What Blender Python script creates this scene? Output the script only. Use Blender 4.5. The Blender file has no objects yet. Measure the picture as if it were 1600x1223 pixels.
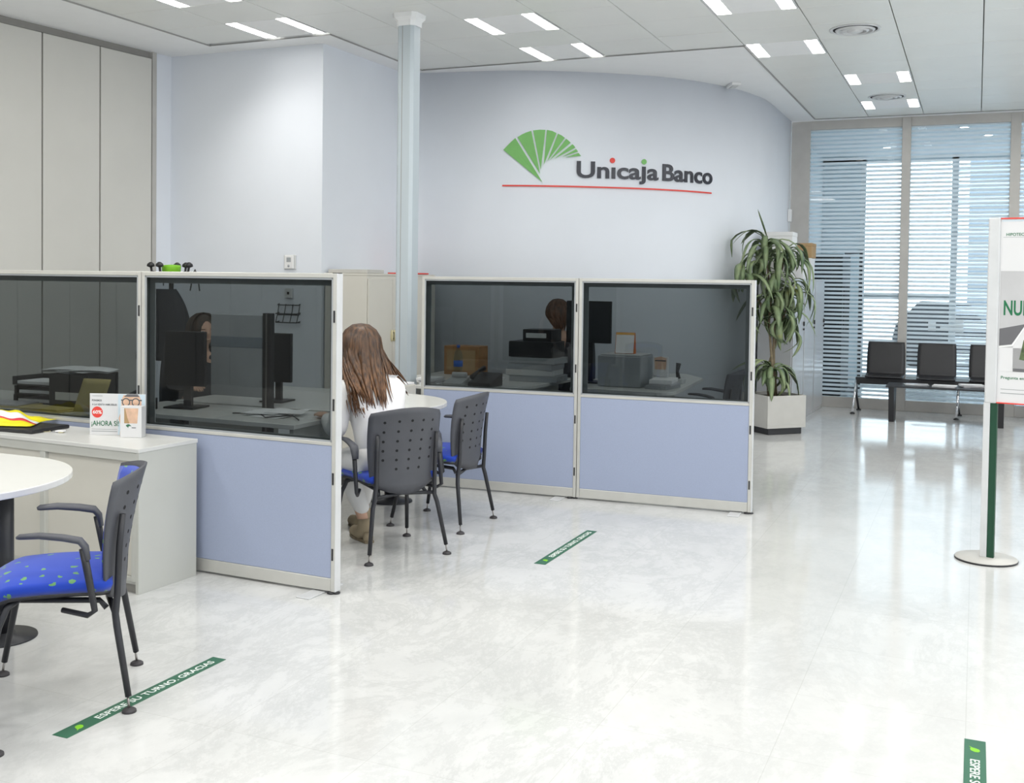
import bpy, bmesh, math, random
from mathutils import Vector, Matrix
random.seed(7)
C = bpy.context.scene.collection
PI = math.pi
V = Vector
# ------------------------------------------------------------------ materials
def new_mat(name):
    m = bpy.data.materials.new(name); m.use_nodes = True
    return m, m.node_tree.nodes, m.node_tree.links, m.node_tree.nodes['Principled BSDF']
def mat(name, col, rough=0.5, metal=0.0, spec=0.5, var=0.04, scale=8.0, bump=0.0, bscale=60.0, coat=0.0, emit=None, estr=0.0, sheen=0.0, sub=0.0):
    m, N, L, b = new_mat(name)
    tc = N.new('ShaderNodeTexCoord')
    nz = N.new('ShaderNodeTexNoise'); nz.inputs['Scale'].default_value = scale; nz.inputs['Detail'].default_value = 4
    L.new(tc.outputs['Object'], nz.inputs['Vector'])
    r = N.new('ShaderNodeValToRGB')
    r.color_ramp.elements[0].position = .3; r.color_ramp.elements[1].position = .7
    a = [max(0, c*(1-var)) for c in col]; c2 = [min(1, c*(1+var)) for c in col]
    r.color_ramp.elements[0].color = (*a, 1); r.color_ramp.elements[1].color = (*c2, 1)
    L.new(nz.outputs['Fac'], r.inputs['Fac']); L.new(r.outputs['Color'], b.inputs['Base Color'])
    b.inputs['Roughness'].default_value = rough; b.inputs['Metallic'].default_value = metal
    b.inputs['Specular IOR Level'].default_value = spec
    b.inputs['Coat Weight'].default_value = coat
    b.inputs['Sheen Weight'].default_value = sheen
    if bump:
        n2 = N.new('ShaderNodeTexNoise'); n2.inputs['Scale'].default_value = bscale
        L.new(tc.outputs['Object'], n2.inputs['Vector'])
        bp = N.new('ShaderNodeBump'); bp.inputs['Strength'].default_value = bump; bp.inputs['Distance'].default_value = .002
        L.new(n2.outputs['Fac'], bp.inputs['Height']); L.new(bp.outputs['Normal'], b.inputs['Normal'])
    if emit:
        b.inputs['Emission Color'].default_value = (*emit, 1); b.inputs['Emission Strength'].default_value = estr
    return m
def srgb(r, g, b):
    f = lambda v: (v/255/12.92 if v/255 <= .04045 else ((v/255+.055)/1.055)**2.4)
    return (f(r), f(g), f(b))
M = {}
M['wall'] = mat('wall_paint', (.78,.815,.875), .6, var=.01, scale=3, bump=.15, bscale=220)
M['plaster'] = mat('ceiling_plaster', (.88,.89,.90), .7, var=.01)
M['tile'] = mat('ceiling_metal_tile', (.80,.81,.785), .35, var=.02, scale=2, spec=.5)
M['tile_gap'] = mat('ceiling_gap', (.36,.36,.35), .8)
M['beige'] = mat('beige_laminate', (.63,.62,.58), .5, var=.02, scale=2)
M['beige_dark'] = mat('beige_shadow_profile', (.30,.29,.27), .6)
M['frame_beige'] = mat('window_frame_metal', (.50,.485,.46), .4, metal=.1)
M['alu'] = mat('aluminium', (.60,.595,.56), .35, metal=.25)
M['alu_light'] = mat('aluminium_light', (.66,.67,.68), .35, metal=.15)
M['column'] = mat('column_paint', (.50,.56,.60), .4, var=.01)
M['cabinet'] = mat('cabinet_grey', (.55,.555,.52), .45, var=.02, scale=3)
M['cabinet_top'] = mat('cabinet_top', (.68,.68,.66), .3, var=.01)
M['cab_beige'] = mat('cupboard_beige', (.66,.64,.58), .45, var=.01)
M['brass'] = mat('cream_handle', (.62,.56,.34), .3)
M['desk'] = mat('desk_white', (.76,.76,.73), .25, var=.01)
M['black'] = mat('black_plastic', (.022,.022,.025), .4)
M['blackmetal'] = mat('black_metal', (.03,.031,.036), .38, metal=.2)
M['darkshell'] = mat('charcoal_plastic', (.072,.075,.088), .5, bump=.3, bscale=400, var=.08)
M['hole'] = mat('hole_black', (.006,.006,.008), .8)
M['rubber'] = mat('glide_rubber', (.05,.046,.05), .6)
M['chrome'] = mat('chrome', (.8,.8,.82), .12, metal=1)
M['steel'] = mat('steel_rod', (.35,.33,.31), .3, metal=.9)
M['grey'] = mat('grey_plastic', (.36,.38,.40), .5)
M['lightgrey'] = mat('light_grey_plastic', (.62,.63,.63), .45)
M['white'] = mat('white_plastic', (.82,.82,.82), .4, var=.01)
M['paper'] = mat('paper_white', (.85,.85,.86), .8, var=.02)
M['paper_y'] = mat('paper_ochre', (.62,.52,.22), .8, var=.06)
M['yellow'] = mat('yellow_plastic', (.90,.80,.02), .35, var=.03)
M['red'] = mat('red_plastic', (.70,.03,.05), .4)
M['wood'] = mat('brown_wood', (.38,.19,.07), .5, var=.2, scale=12)
M['carton'] = mat('brown_carton', (.45,.30,.15), .8, var=.05)
M['orange'] = mat('orange_card', (.65,.17,.04), .6)
M['amber'] = mat('amber_card', (.80,.42,.06), .6)
M['green'] = mat('sign_green', srgb(20,110,70), .5)
M['darkgreen'] = mat('tape_green', srgb(52,104,80), .45, var=.05)
M['posterdarkgreen'] = mat('post_green', srgb(14,66,44), .4)
M['lime'] = mat('lime_print', srgb(130,200,40), .5)
M['fan'] = mat('fan_green', srgb(122,186,104), .5)
M['letter'] = mat('letter_black', (.030,.032,.045), .25)
M['logo_red'] = mat('logo_red', srgb(228,70,60), .4)
M['white_print'] = mat('white_print', (.85,.88,.85), .6)
M['dark_print'] = mat('dark_print', (.10,.11,.12), .6)
M['grey_print'] = mat('grey_print', (.35,.37,.38), .6)
M['poster'] = mat('poster_paper', (.72,.72,.73), .4, var=.01)
M['poster_grey'] = mat('poster_grey', (.52,.52,.53), .4)
M['roof_grey'] = mat('poster_roof', (.14,.14,.15), .5)
M['sky_print'] = mat('poster_pale_blue', (.60,.72,.80), .5)
M['skin'] = mat('skin', (.62,.38,.27), .5, var=.05)
M['skin_print'] = mat('skin_print', (.72,.48,.34), .5, var=.12, scale=30)
M['blouse'] = mat('white_blouse', (.84,.83,.82), .8, var=.01, bump=.5, bscale=25, sheen=.3)
M['trousers'] = mat('cream_trousers', (.80,.79,.77), .8, var=.01)
M['boot'] = mat('beige_suede', (.36,.29,.19), .9, var=.08, bump=.4, bscale=200)
M['navy'] = mat('navy_cloth', (.02,.025,.045), .85)
M['charcoal_cloth'] = mat('charcoal_cloth', (.04,.045,.055), .9, bump=.5, bscale=30)
M['planter'] = mat('planter_grey', (.55,.54,.51), .5, var=.03)
M['soil'] = mat('soil', (.05,.035,.025), .9, var=.3, scale=60)
M['cane'] = mat('cane_bark', (.20,.16,.10), .8, var=.25, scale=40)
M['locker'] = mat('locker_grey', (.55,.56,.58), .22, metal=.3, var=.01)
M['magazine'] = mat('magazine_grey', (.50,.50,.52), .35, var=.25, scale=14)
M['blue_label'] = mat('blue_plastic', (.05,.15,.55), .4)
M['fabric_panel'] = mat('partition_fabric', srgb(158,168,193), .9, var=.035, scale=160, bump=.3, bscale=500, sheen=.2)
M['outside_wall'] = mat('outside_grey', (.20,.235,.27), .8)
M['street'] = mat('street', (.5,.5,.5), .8)
M['vest'] = mat('vestibule_paint', (.74,.79,.815), .6)
M['dark_metal'] = mat('dark_cabinet', (.015,.018,.022), .5)

def floor_mat():
    m, N, L, b = new_mat('white_marble')
    tc = N.new('ShaderNodeTexCoord'); mp = N.new('ShaderNodeMapping'); L.new(tc.outputs['Object'], mp.inputs['Vector'])
    mp.inputs['Rotation'].default_value = (0,0,.5); mp.inputs['Scale'].default_value = (1,.6,1)
    def noise(sc, det, rough, dist):
        n = N.new('ShaderNodeTexNoise'); n.inputs['Scale'].default_value = sc; n.inputs['Detail'].default_value = det
        n.inputs['Roughness'].default_value = rough; n.inputs['Distortion'].default_value = dist
        L.new(mp.outputs['Vector'], n.inputs['Vector']); return n
    n1 = noise(1.0, 14, .74, .25); n2 = noise(2.2, 15, .80, .35); n3 = noise(.45, 3, .5, .5)
    a = N.new('ShaderNodeMath'); a.operation = 'SUBTRACT'; a.inputs[1].default_value = .5; L.new(n2.outputs['Fac'], a.inputs[0])
    ab = N.new('ShaderNodeMath'); ab.operation = 'ABSOLUTE'; L.new(a.outputs[0], ab.inputs[0])
    r1 = N.new('ShaderNodeValToRGB'); r1.color_ramp.elements[0].position = 0; r1.color_ramp.elements[1].position = .05
    r1.color_ramp.elements[0].color = (.82,.825,.825,1); r1.color_ramp.elements[1].color = (1,1,1,1)
    L.new(ab.outputs[0], r1.inputs['Fac'])
    r2 = N.new('ShaderNodeValToRGB'); r2.color_ramp.elements[0].position = .32; r2.color_ramp.elements[1].position = .66
    r2.color_ramp.elements[0].color = (.60,.605,.60,1); r2.color_ramp.elements[1].color = (.735,.735,.725,1)
    L.new(n1.outputs['Fac'], r2.inputs['Fac'])
    mx = N.new('ShaderNodeMix'); mx.data_type = 'RGBA'; mx.blend_type = 'MULTIPLY'
    r3 = N.new('ShaderNodeValToRGB'); r3.color_ramp.elements[0].position = .4; r3.color_ramp.elements[1].position = .62
    r3.color_ramp.elements[0].color = (.15,.15,.15,1); r3.color_ramp.elements[1].color = (.75,.75,.75,1); L.new(n3.outputs['Fac'], r3.inputs['Fac'])
    L.new(r3.outputs['Color'], mx.inputs['Factor']); L.new(r2.outputs['Color'], mx.inputs['A']); L.new(r1.outputs['Color'], mx.inputs['B'])
    # faint slab joints
    br = N.new('ShaderNodeTexBrick'); br.offset = 0; br.inputs['Scale'].default_value = 1; br.inputs['Brick Width'].default_value = .6; br.inputs['Row Height'].default_value = .6
    br.inputs['Mortar Size'].default_value = .0015; br.inputs['Color1'].default_value = (1,1,1,1); br.inputs['Color2'].default_value = (.97,.97,.97,1); br.inputs['Mortar'].default_value = (.86,.86,.85,1)
    L.new(tc.outputs['Object'], br.inputs['Vector'])
    m2 = N.new('ShaderNodeMix'); m2.data_type = 'RGBA'; m2.blend_type = 'MULTIPLY'; m2.inputs['Factor'].default_value = 1
    L.new(mx.outputs['Result'], m2.inputs['A']); L.new(br.outputs['Color'], m2.inputs['B']); L.new(m2.outputs['Result'], b.inputs['Base Color'])
    rr = N.new('ShaderNodeMapRange'); rr.inputs['To Min'].default_value = .06; rr.inputs['To Max'].default_value = .13
    L.new(n1.outputs['Fac'], rr.inputs['Value']); L.new(rr.outputs['Result'], b.inputs['Roughness'])
    b.inputs['Specular IOR Level'].default_value = .5
    return m
M['floor'] = floor_mat()
def tinted_glass(name, col, ior=1.45, rough=0.0):
    m, N, L, b = new_mat(name); N.remove(b); out = [n for n in N if n.type == 'OUTPUT_MATERIAL'][0]
    t = N.new('ShaderNodeBsdfTransparent'); t.inputs['Color'].default_value = (*col, 1)
    g = N.new('ShaderNodeBsdfGlossy'); g.inputs['Roughness'].default_value = rough
    f = N.new('ShaderNodeFresnel'); f.inputs['IOR'].default_value = ior
    ge = N.new('ShaderNodeNewGeometry'); inv = N.new('ShaderNodeMath'); inv.operation = 'SUBTRACT'; inv.inputs[0].default_value = 1; L.new(ge.outputs['Backfacing'], inv.inputs[1])
    mu = N.new('ShaderNodeMath'); mu.operation = 'MULTIPLY'; L.new(f.outputs[0], mu.inputs[0]); L.new(inv.outputs[0], mu.inputs[1])
    mx = N.new('ShaderNodeMixShader'); L.new(mu.outputs[0], mx.inputs[0]); L.new(t.outputs[0], mx.inputs[1]); L.new(g.outputs[0], mx.inputs[2])
    L.new(mx.outputs[0], out.inputs['Surface']); return m
M['smoke'] = tinted_glass('smoked_glass', (.44,.465,.47), 1.36)
M['clear'] = tinted_glass('clear_glass', (.93,.97,.98), 1.3)
M['bottle'] = tinted_glass('clear_plastic', (.80,.88,.95), 1.4)
def striped_glass(name, col, pitch, duty):
    m, N, L, b = new_mat(name); N.remove(b); out = [n for n in N if n.type == 'OUTPUT_MATERIAL'][0]
    tc = N.new('ShaderNodeTexCoord'); sx = N.new('ShaderNodeSeparateXYZ'); L.new(tc.outputs['Object'], sx.inputs[0])
    d = N.new('ShaderNodeMath'); d.operation = 'DIVIDE'; d.inputs[1].default_value = pitch; L.new(sx.outputs['Z'], d.inputs[0])
    fr = N.new('ShaderNodeMath'); fr.operation = 'FRACT'; L.new(d.outputs[0], fr.inputs[0])
    lt = N.new('ShaderNodeMath'); lt.operation = 'LESS_THAN'; lt.inputs[1].default_value = duty; L.new(fr.outputs[0], lt.inputs[0])
    t = N.new('ShaderNodeBsdfTransparent'); t.inputs['Color'].default_value = (.93,.97,.99,1)
    g = N.new('ShaderNodeBsdfGlossy'); g.inputs['Roughness'].default_value = .0
    f = N.new('ShaderNodeFresnel'); f.inputs['IOR'].default_value = 1.35
    ge = N.new('ShaderNodeNewGeometry'); inv = N.new('ShaderNodeMath'); inv.operation = 'SUBTRACT'; inv.inputs[0].default_value = 1; L.new(ge.outputs['Backfacing'], inv.inputs[1])
    mu = N.new('ShaderNodeMath'); mu.operation = 'MULTIPLY'; L.new(f.outputs[0], mu.inputs[0]); L.new(inv.outputs[0], mu.inputs[1])
    clear = N.new('ShaderNodeMixShader'); L.new(mu.outputs[0], clear.inputs[0]); L.new(t.outputs[0], clear.inputs[1]); L.new(g.outputs[0], clear.inputs[2])
    tl = N.new('ShaderNodeBsdfTranslucent'); tl.inputs['Color'].default_value = (*col,1)
    df = N.new('ShaderNodeBsdfDiffuse'); df.inputs['Color'].default_value = (*col,1)
    t2 = N.new('ShaderNodeBsdfTransparent'); t2.inputs['Color'].default_value = (.9,.95,.98,1)
    a1 = N.new('ShaderNodeMixShader'); a1.inputs[0].default_value = .55; L.new(tl.outputs[0], a1.inputs[1]); L.new(df.outputs[0], a1.inputs[2])
    a2 = N.new('ShaderNodeMixShader'); a2.inputs[0].default_value = .14; L.new(a1.outputs[0], a2.inputs[1]); L.new(t2.outputs[0], a2.inputs[2])
    fin = N.new('ShaderNodeMixShader'); L.new(lt.outputs[0], fin.inputs[0]); L.new(clear.outputs[0], fin.inputs[1]); L.new(a2.outputs[0], fin.inputs[2])
    L.new(fin.outputs[0], out.inputs['Surface']); return m
M['striped'] = striped_glass('striped_film_glass', (.86,.93,.97), .054, .56)
M['striped2'] = striped_glass('striped_film_glass_outer', (.9,.95,1.0), .054, .5)
def blind_mat():
    m, N, L, b = new_mat('blind_cloth'); N.remove(b); out = [n for n in N if n.type == 'OUTPUT_MATERIAL'][0]
    tl = N.new('ShaderNodeBsdfTranslucent'); tl.inputs['Color'].default_value = (.86,.88,.9,1)
    df = N.new('ShaderNodeBsdfDiffuse'); df.inputs['Color'].default_value = (.85,.87,.88,1)
    nz = N.new('ShaderNodeTexNoise'); nz.inputs['Scale'].default_value = 300
    a = N.new('ShaderNodeMixShader'); L.new(nz.outputs['Fac'], a.inputs[0]); L.new(tl.outputs[0], a.inputs[1]); L.new(df.outputs[0], a.inputs[2])
    tr = N.new('ShaderNodeBsdfTransparent'); tr.inputs['Color'].default_value = (.8,.82,.84,1); a2 = N.new('ShaderNodeMixShader'); a2.inputs[0].default_value = .75; L.new(a.outputs[0], a2.inputs[1]); L.new(tr.outputs[0], a2.inputs[2]); L.new(a2.outputs[0], out.inputs['Surface']); return m
M['blind'] = blind_mat()
def blue_fabric():
    m, N, L, b = new_mat('blue_spotted_fabric')
    tc = N.new('ShaderNodeTexCoord'); v = N.new('ShaderNodeTexVoronoi'); v.inputs['Scale'].default_value = 19; v.inputs['Randomness'].default_value = .6
    nz = N.new('ShaderNodeTexNoise'); nz.inputs['Scale'].default_value = 40
    add = N.new('ShaderNodeMix'); add.data_type = 'VECTOR'; add.inputs['Factor'].default_value = .03
    L.new(tc.outputs['Object'], add.inputs['A']); L.new(nz.outputs['Color'], add.inputs['B']); L.new(tc.outputs['Object'], nz.inputs['Vector'])
    L.new(add.outputs['Result'], v.inputs['Vector'])
    lt = N.new('ShaderNodeMath'); lt.operation = 'LESS_THAN'; lt.inputs[1].default_value = .20; L.new(v.outputs['Distance'], lt.inputs[0])
    mx = N.new('ShaderNodeMix'); mx.data_type = 'RGBA'; mx.inputs['A'].default_value = (*srgb(14,60,176),1); mx.inputs['B'].default_value = (*srgb(96,150,90),1)
    L.new(lt.outputs[0], mx.inputs['Factor']); L.new(mx.outputs['Result'], b.inputs['Base Color'])
    b.inputs['Roughness'].default_value = .85; b.inputs['Sheen Weight'].default_value = .3; return m
M['blue'] = blue_fabric()
def hair_mat(name, c1, c2):
    m, N, L, b = new_mat(name)
    tc = N.new('ShaderNodeTexCoord'); mp = N.new('ShaderNodeMapping'); mp.inputs['Scale'].default_value = (60,60,3); L.new(tc.outputs['Object'], mp.inputs['Vector'])
    nz = N.new('ShaderNodeTexNoise'); nz.inputs['Scale'].default_value = 1; nz.inputs['Detail'].default_value = 5; L.new(mp.outputs['Vector'], nz.inputs['Vector'])
    r = N.new('ShaderNodeValToRGB'); r.color_ramp.elements[0].position = .35; r.color_ramp.elements[1].position = .68
    r.color_ramp.elements[0].color = (*c1,1); r.color_ramp.elements[1].color = (*c2,1); L.new(nz.outputs['Fac'], r.inputs['Fac'])
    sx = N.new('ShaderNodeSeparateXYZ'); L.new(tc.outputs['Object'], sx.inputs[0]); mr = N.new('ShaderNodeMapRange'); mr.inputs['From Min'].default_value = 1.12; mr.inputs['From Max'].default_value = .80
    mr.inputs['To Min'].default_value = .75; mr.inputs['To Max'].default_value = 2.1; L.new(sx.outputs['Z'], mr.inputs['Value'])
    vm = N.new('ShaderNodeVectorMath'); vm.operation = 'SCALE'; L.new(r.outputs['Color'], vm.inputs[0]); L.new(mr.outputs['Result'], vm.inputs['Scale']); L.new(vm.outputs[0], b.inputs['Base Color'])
    b.inputs['Roughness'].default_value = .42; return m
M['hair'] = hair_mat('brown_hair', (.035,.015,.007), (.17,.082,.036))
M['hair_dark'] = hair_mat('dark_hair', (.015,.01,.007), (.10,.06,.035))
M['hair_brown'] = hair_mat('chestnut_hair', (.05,.022,.012), (.22,.10,.05))
def leaf_mat():
    m, N, L, b = new_mat('dracaena_leaf')
    tc = N.new('ShaderNodeTexCoord'); nz = N.new('ShaderNodeTexNoise'); nz.inputs['Scale'].default_value = 5; nz.inputs['Detail'].default_value = 5; L.new(tc.outputs['Object'], nz.inputs['Vector'])
    r = N.new('ShaderNodeValToRGB'); e = r.color_ramp.elements; e[0].position = .3; e[1].position = .62; e[0].color = (.07,.13,.055,1); e[1].color = (.27,.34,.18,1)
    k = e.new(.74); k.color = (.36,.36,.12,1)
    L.new(nz.outputs['Fac'], r.inputs['Fac']); L.new(r.outputs['Color'], b.inputs['Base Color']); b.inputs['Roughness'].default_value = .4; return m
M['leaf'] = leaf_mat()
def emit_mat(name, col, st):
    m, N, L, b = new_mat(name); b.inputs['Base Color'].default_value = (.9,.9,.9,1)
    b.inputs['Emission Color'].default_value = (*col,1); b.inputs['Emission Strength'].default_value = st; return m
M['lamp'] = emit_mat('fluorescent_diffuser', (1,.985,.95), 9.0)
M['downlight'] = emit_mat('downlight_glow', (1,.98,.95), 12.0)

# ------------------------------------------------------------------ mesh helpers
class MB:
    def __init__(s): s.bm = bmesh.new(); s.mats = []
    def mi(s, m):
        if m is None: return 0
        if m not in s.mats: s.mats.append(m)
        return s.mats.index(m)
    def _merge(s, b2, m, mtx=None, smooth=False):
        i = s.mi(m)
        for f in b2.faces: f.material_index = i; f.smooth = smooth
        if mtx is not None: b2.transform(mtx)
        me = bpy.data.meshes.new('_t'); b2.to_mesh(me); b2.free(); s.bm.from_mesh(me); bpy.data.meshes.remove(me)
    def box(s, x0, x1, y0, y1, z0, z1, m, bev=0.0, mtx=None, seg=1):
        b = bmesh.new(); bmesh.ops.create_cube(b, size=1)
        for v in b.verts: v.co = V(((x0+x1)/2+v.co.x*(x1-x0), (y0+y1)/2+v.co.y*(y1-y0), (z0+z1)/2+v.co.z*(z1-z0)))
        if bev: bmesh.ops.bevel(b, geom=b.edges[:], offset=bev, segments=seg, affect='EDGES', profile=.5)
        s._merge(b, m, mtx, False); return s
    def cyl(s, p0, p1, r0, r1, m, n=16, caps=True, mtx=None):
        s.tube([p0, p1], [r0, r1], m, n, caps, mtx); return s
    def tube(s, pts, rad, m, n=10, caps=True, mtx=None, flat=1.0, up=None):
        b = bmesh.new(); pts = [V(p) for p in pts]
        if not isinstance(rad, (list, tuple)): rad = [rad]*len(pts)
        rings = []; pn = None
        for i, p in enumerate(pts):
            t = (pts[min(i+1, len(pts)-1)]-pts[max(i-1, 0)]).normalized()
            if pn is None:
                u = V(up) if up else (V((0,0,1)) if abs(t.z) < .9 else V((0,1,0)))
            else: u = pn
            u = (u - t*u.dot(t)).normalized(); w = t.cross(u); pn = u
            rings.append([b.verts.new(p + (u*math.cos(2*PI*k/n)*flat + w*math.sin(2*PI*k/n))*rad[i]) for k in range(n)])
        for a, c in zip(rings, rings[1:]):
            for k in range(n): b.faces.new((a[k], a[(k+1)%n], c[(k+1)%n], c[k]))
        side = list(b.faces)
        if caps:
            b.faces.new(rings[0][::-1]); b.faces.new(rings[-1])
        bmesh.ops.recalc_face_normals(b, faces=b.faces[:])
        s._merge(b, m, mtx, n > 6); return s
    def lathe(s, prof, m, c=(0,0,0), n=28, mtx=None):
        b = bmesh.new(); rings = []
        for r, z in prof:
            rings.append([b.verts.new((c[0]+r*math.cos(2*PI*k/n), c[1]+r*math.sin(2*PI*k/n), c[2]+z)) for k in range(n)])
        for a, d in zip(rings, rings[1:]):
            for k in range(n): b.faces.new((a[k], a[(k+1)%n], d[(k+1)%n], d[k]))
        b.faces.new(rings[0][::-1]); b.faces.new(rings[-1]); bmesh.ops.recalc_face_normals(b, faces=b.faces[:])
        s._merge(b, m, mtx, True); return s
    def prism(s, poly, z0, z1, m, bev=0.0, mtx=None):
        b = bmesh.new(); lo = [b.verts.new((x, y, z0)) for x, y in poly]; hi = [b.verts.new((x, y, z1)) for x, y in poly]; n = len(poly)
        b.faces.new(lo[::-1]); b.faces.new(hi)
        for k in range(n): b.faces.new((lo[k], lo[(k+1)%n], hi[(k+1)%n], hi[k]))
        bmesh.ops.recalc_face_normals(b, faces=b.faces[:])
        if bev: bmesh.ops.bevel(b, geom=[e for e in b.edges if abs(e.verts[0].co.z-e.verts[1].co.z) < 1e-6], offset=bev, segments=1, affect='EDGES')
        s._merge(b, m, mtx, False); return s
    def sheet(s, fn, nu, nv, th, m, mtx=None, smooth=True, m2=None):
        """closed thick surface; fn(u,v)->Vector, thickness along the local normal"""
        b = bmesh.new(); P = [[V(fn(i/nu, j/nv)) for j in range(nv+1)] for i in range(nu+1)]
        def nor(i, j):
            a = P[min(i+1,nu)][j]-P[max(i-1,0)][j]; c = P[i][min(j+1,nv)]-P[i][max(j-1,0)]; n = a.cross(c)
            return n.normalized() if n.length > 1e-12 else V((0,0,1))
        A = [[b.verts.new(P[i][j]) for j in range(nv+1)] for i in range(nu+1)]
        B = [[b.verts.new(P[i][j]+nor(i,j)*th) for j in range(nv+1)] for i in range(nu+1)]
        for i in range(nu):
            for j in range(nv):
                b.faces.new((A[i][j], A[i][j+1], A[i+1][j+1], A[i+1][j])); b.faces.new((B[i][j], B[i+1][j], B[i+1][j+1], B[i][j+1]))
        for i in range(nu):
            b.faces.new((A[i][0], A[i+1][0], B[i+1][0], B[i][0])); b.faces.new((A[i][nv], B[i][nv], B[i+1][nv], A[i+1][nv]))
        for j in range(nv):
            b.faces.new((A[0][j], B[0][j], B[0][j+1], A[0][j+1])); b.faces.new((A[nu][j], A[nu][j+1], B[nu][j+1], B[nu][j]))
        s._merge(b, m, mtx, smooth); return s
    def ell(s, c, r, m, mtx=None, seg=24, ring=16):
        b = bmesh.new(); bmesh.ops.create_uvsphere(b, u_segments=seg, v_segments=ring, radius=1)
        for v in b.verts: v.co = V((c[0]+v.co.x*r[0], c[1]+v.co.y*r[1], c[2]+v.co.z*r[2]))
        s._merge(b, m, mtx, True); return s
    def raw(s, verts, faces, m, smooth=False, mtx=None):
        b = bmesh.new(); vs = [b.verts.new(v) for v in verts]
        for f in faces:
            try: b.faces.new([vs[i] for i in f])
            except ValueError: pass
        s._merge(b, m, mtx, smooth); return s
    def build(s, name, parent=None, loc=None, rz=None):
        me = bpy.data.meshes.new(name); s.bm.to_mesh(me); s.bm.free()
        for m in s.mats: me.materials.append(m)
        o = bpy.data.objects.new(name, me); C.objects.link(o)
        if parent: o.parent = parent
        if loc is not None: o.location = loc
        if rz is not None: o.rotation_euler = (0,0,rz)
        return o
def tag(o, label, cat, group=None, kind=None):
    o['label'] = label; o['category'] = cat
    if group: o['group'] = group
    if kind: o['kind'] = kind
    return o
def thing(name, label, cat, loc=(0,0,0), rz=0.0, group=None):
    o = bpy.data.objects.new(name, None); C.objects.link(o); o.location = loc; o.rotation_euler = (0,0,rz); o.empty_display_size = .1
    return tag(o, label, cat, group)
def struct(o): o['kind'] = 'structure'; return o
def kids(o): return [c for c in bpy.data.objects if c.parent == o]
def dup(root, loc, rz, label, group=None, skip=()):
    r = root.copy(); C.objects.link(r); r.location = loc; r.rotation_euler = (0,0,rz); r['label'] = label
    if group: r['group'] = group
    for ch in kids(root):
        if ch.name.split('.')[0] in skip: continue
        c = ch.copy(); C.objects.link(c); c.parent = r
        for g in kids(ch):
            d = g.copy(); C.objects.link(d); d.parent = c
    return r
def arc(cx, cy, r, a0, a1, n):
    return [(cx+r*math.cos(a0+(a1-a0)*k/n), cy+r*math.sin(a0+(a1-a0)*k/n)) for k in range(n+1)]
def textmesh(body, bold=0.0):
    cu = bpy.data.curves.new('_txt', 'FONT'); cu.body = body; cu.size = 1; cu.offset = bold; cu.resolution_u = 5
    o = bpy.data.objects.new('_txt', cu); C.objects.link(o)
    dg = bpy.context.evaluated_depsgraph_get(); dg.update()
    me = bpy.data.meshes.new_from_object(o.evaluated_get(dg)); bpy.data.objects.remove(o); bpy.data.curves.remove(cu)
    vs = [v.co.copy() for v in me.vertices]; fs = [tuple(p.vertices) for p in me.polygons]; bpy.data.meshes.remove(me)
    return vs, fs
def add_text(mb, body, m, x0, x1, y0, y1, mtx=None, bold=.01, fn=None, th=.0006, ref=None):
    """text fitted in the rectangle x0..x1, y0..y1 (y0..y1 spans the ref string's ink height), extruded by th"""
    vs, fs = textmesh(body, bold)
    rv = textmesh(ref, bold)[0] if ref else vs
    ax, bx = min(v.x for v in vs), max(v.x for v in vs); ay, by = min(v.y for v in rv), max(v.y for v in rv)
    P = [(x0+(v.x-ax)/(bx-ax)*(x1-x0), y0+(v.y-ay)/(by-ay)*(y1-y0)) for v in vs]
    emb_flat(mb, P, fs, m, th, fn, mtx)
def emb_flat(mb, P, fs, m, th, fn=None, mtx=None):
    fn = fn or (lambda x, y, d: V((x, y, d)))
    n = len(P); verts = [fn(x, y, th) for x, y in P] + [fn(x, y, 0) for x, y in P]
    faces = [f for f in fs] + [tuple(i+n for i in f[::-1]) for f in fs]
    cnt = {}
    for f in fs:
        for a, b in zip(f, f[1:]+f[:1]): cnt[(a, b)] = 1
    for (a, b) in cnt:
        if (b, a) not in cnt: faces.append((b, a, a+n, b+n))
    mb.raw(verts, faces, m, False, mtx)
def plate(mb, poly, m, th=.0006, fn=None, mtx=None):
    emb_flat(mb, poly, [tuple(range(len(poly)))], m, th, fn, mtx)
def frame_mtx(o, ex, ey, ez):
    ex, ey, ez = V(ex), V(ey), V(ez)
    return Matrix(((ex.x,ey.x,ez.x,o[0]),(ex.y,ey.y,ez.y,o[1]),(ex.z,ey.z,ez.z,o[2]),(0,0,0,1)))
FAN = [[(112,230),(138,202),(163,177),(190,152),(368,440)],[(205,147),(232,129),(262,115),(295,104),(353,385)],[(307,101),(347,96),(388,97),(358,357)],
       [(398,97),(430,104),(461,118),(378,325)],[(470,122),(493,133),(516,149),(402,300)],[(525,155),(540,167),(554,181),(420,292)],
       [(565,190),(575,200),(584,213),(447,286)],[(589,222),(602,238),(500,273)],[(606,248),(621,266),(522,277)]]
def fan_polys(x0, x1, y0, y1):
    return [[(x0+(a-112)/509*(x1-x0), y1-(b-96)/344*(y1-y0)) for a, b in w] for w in FAN]

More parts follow.
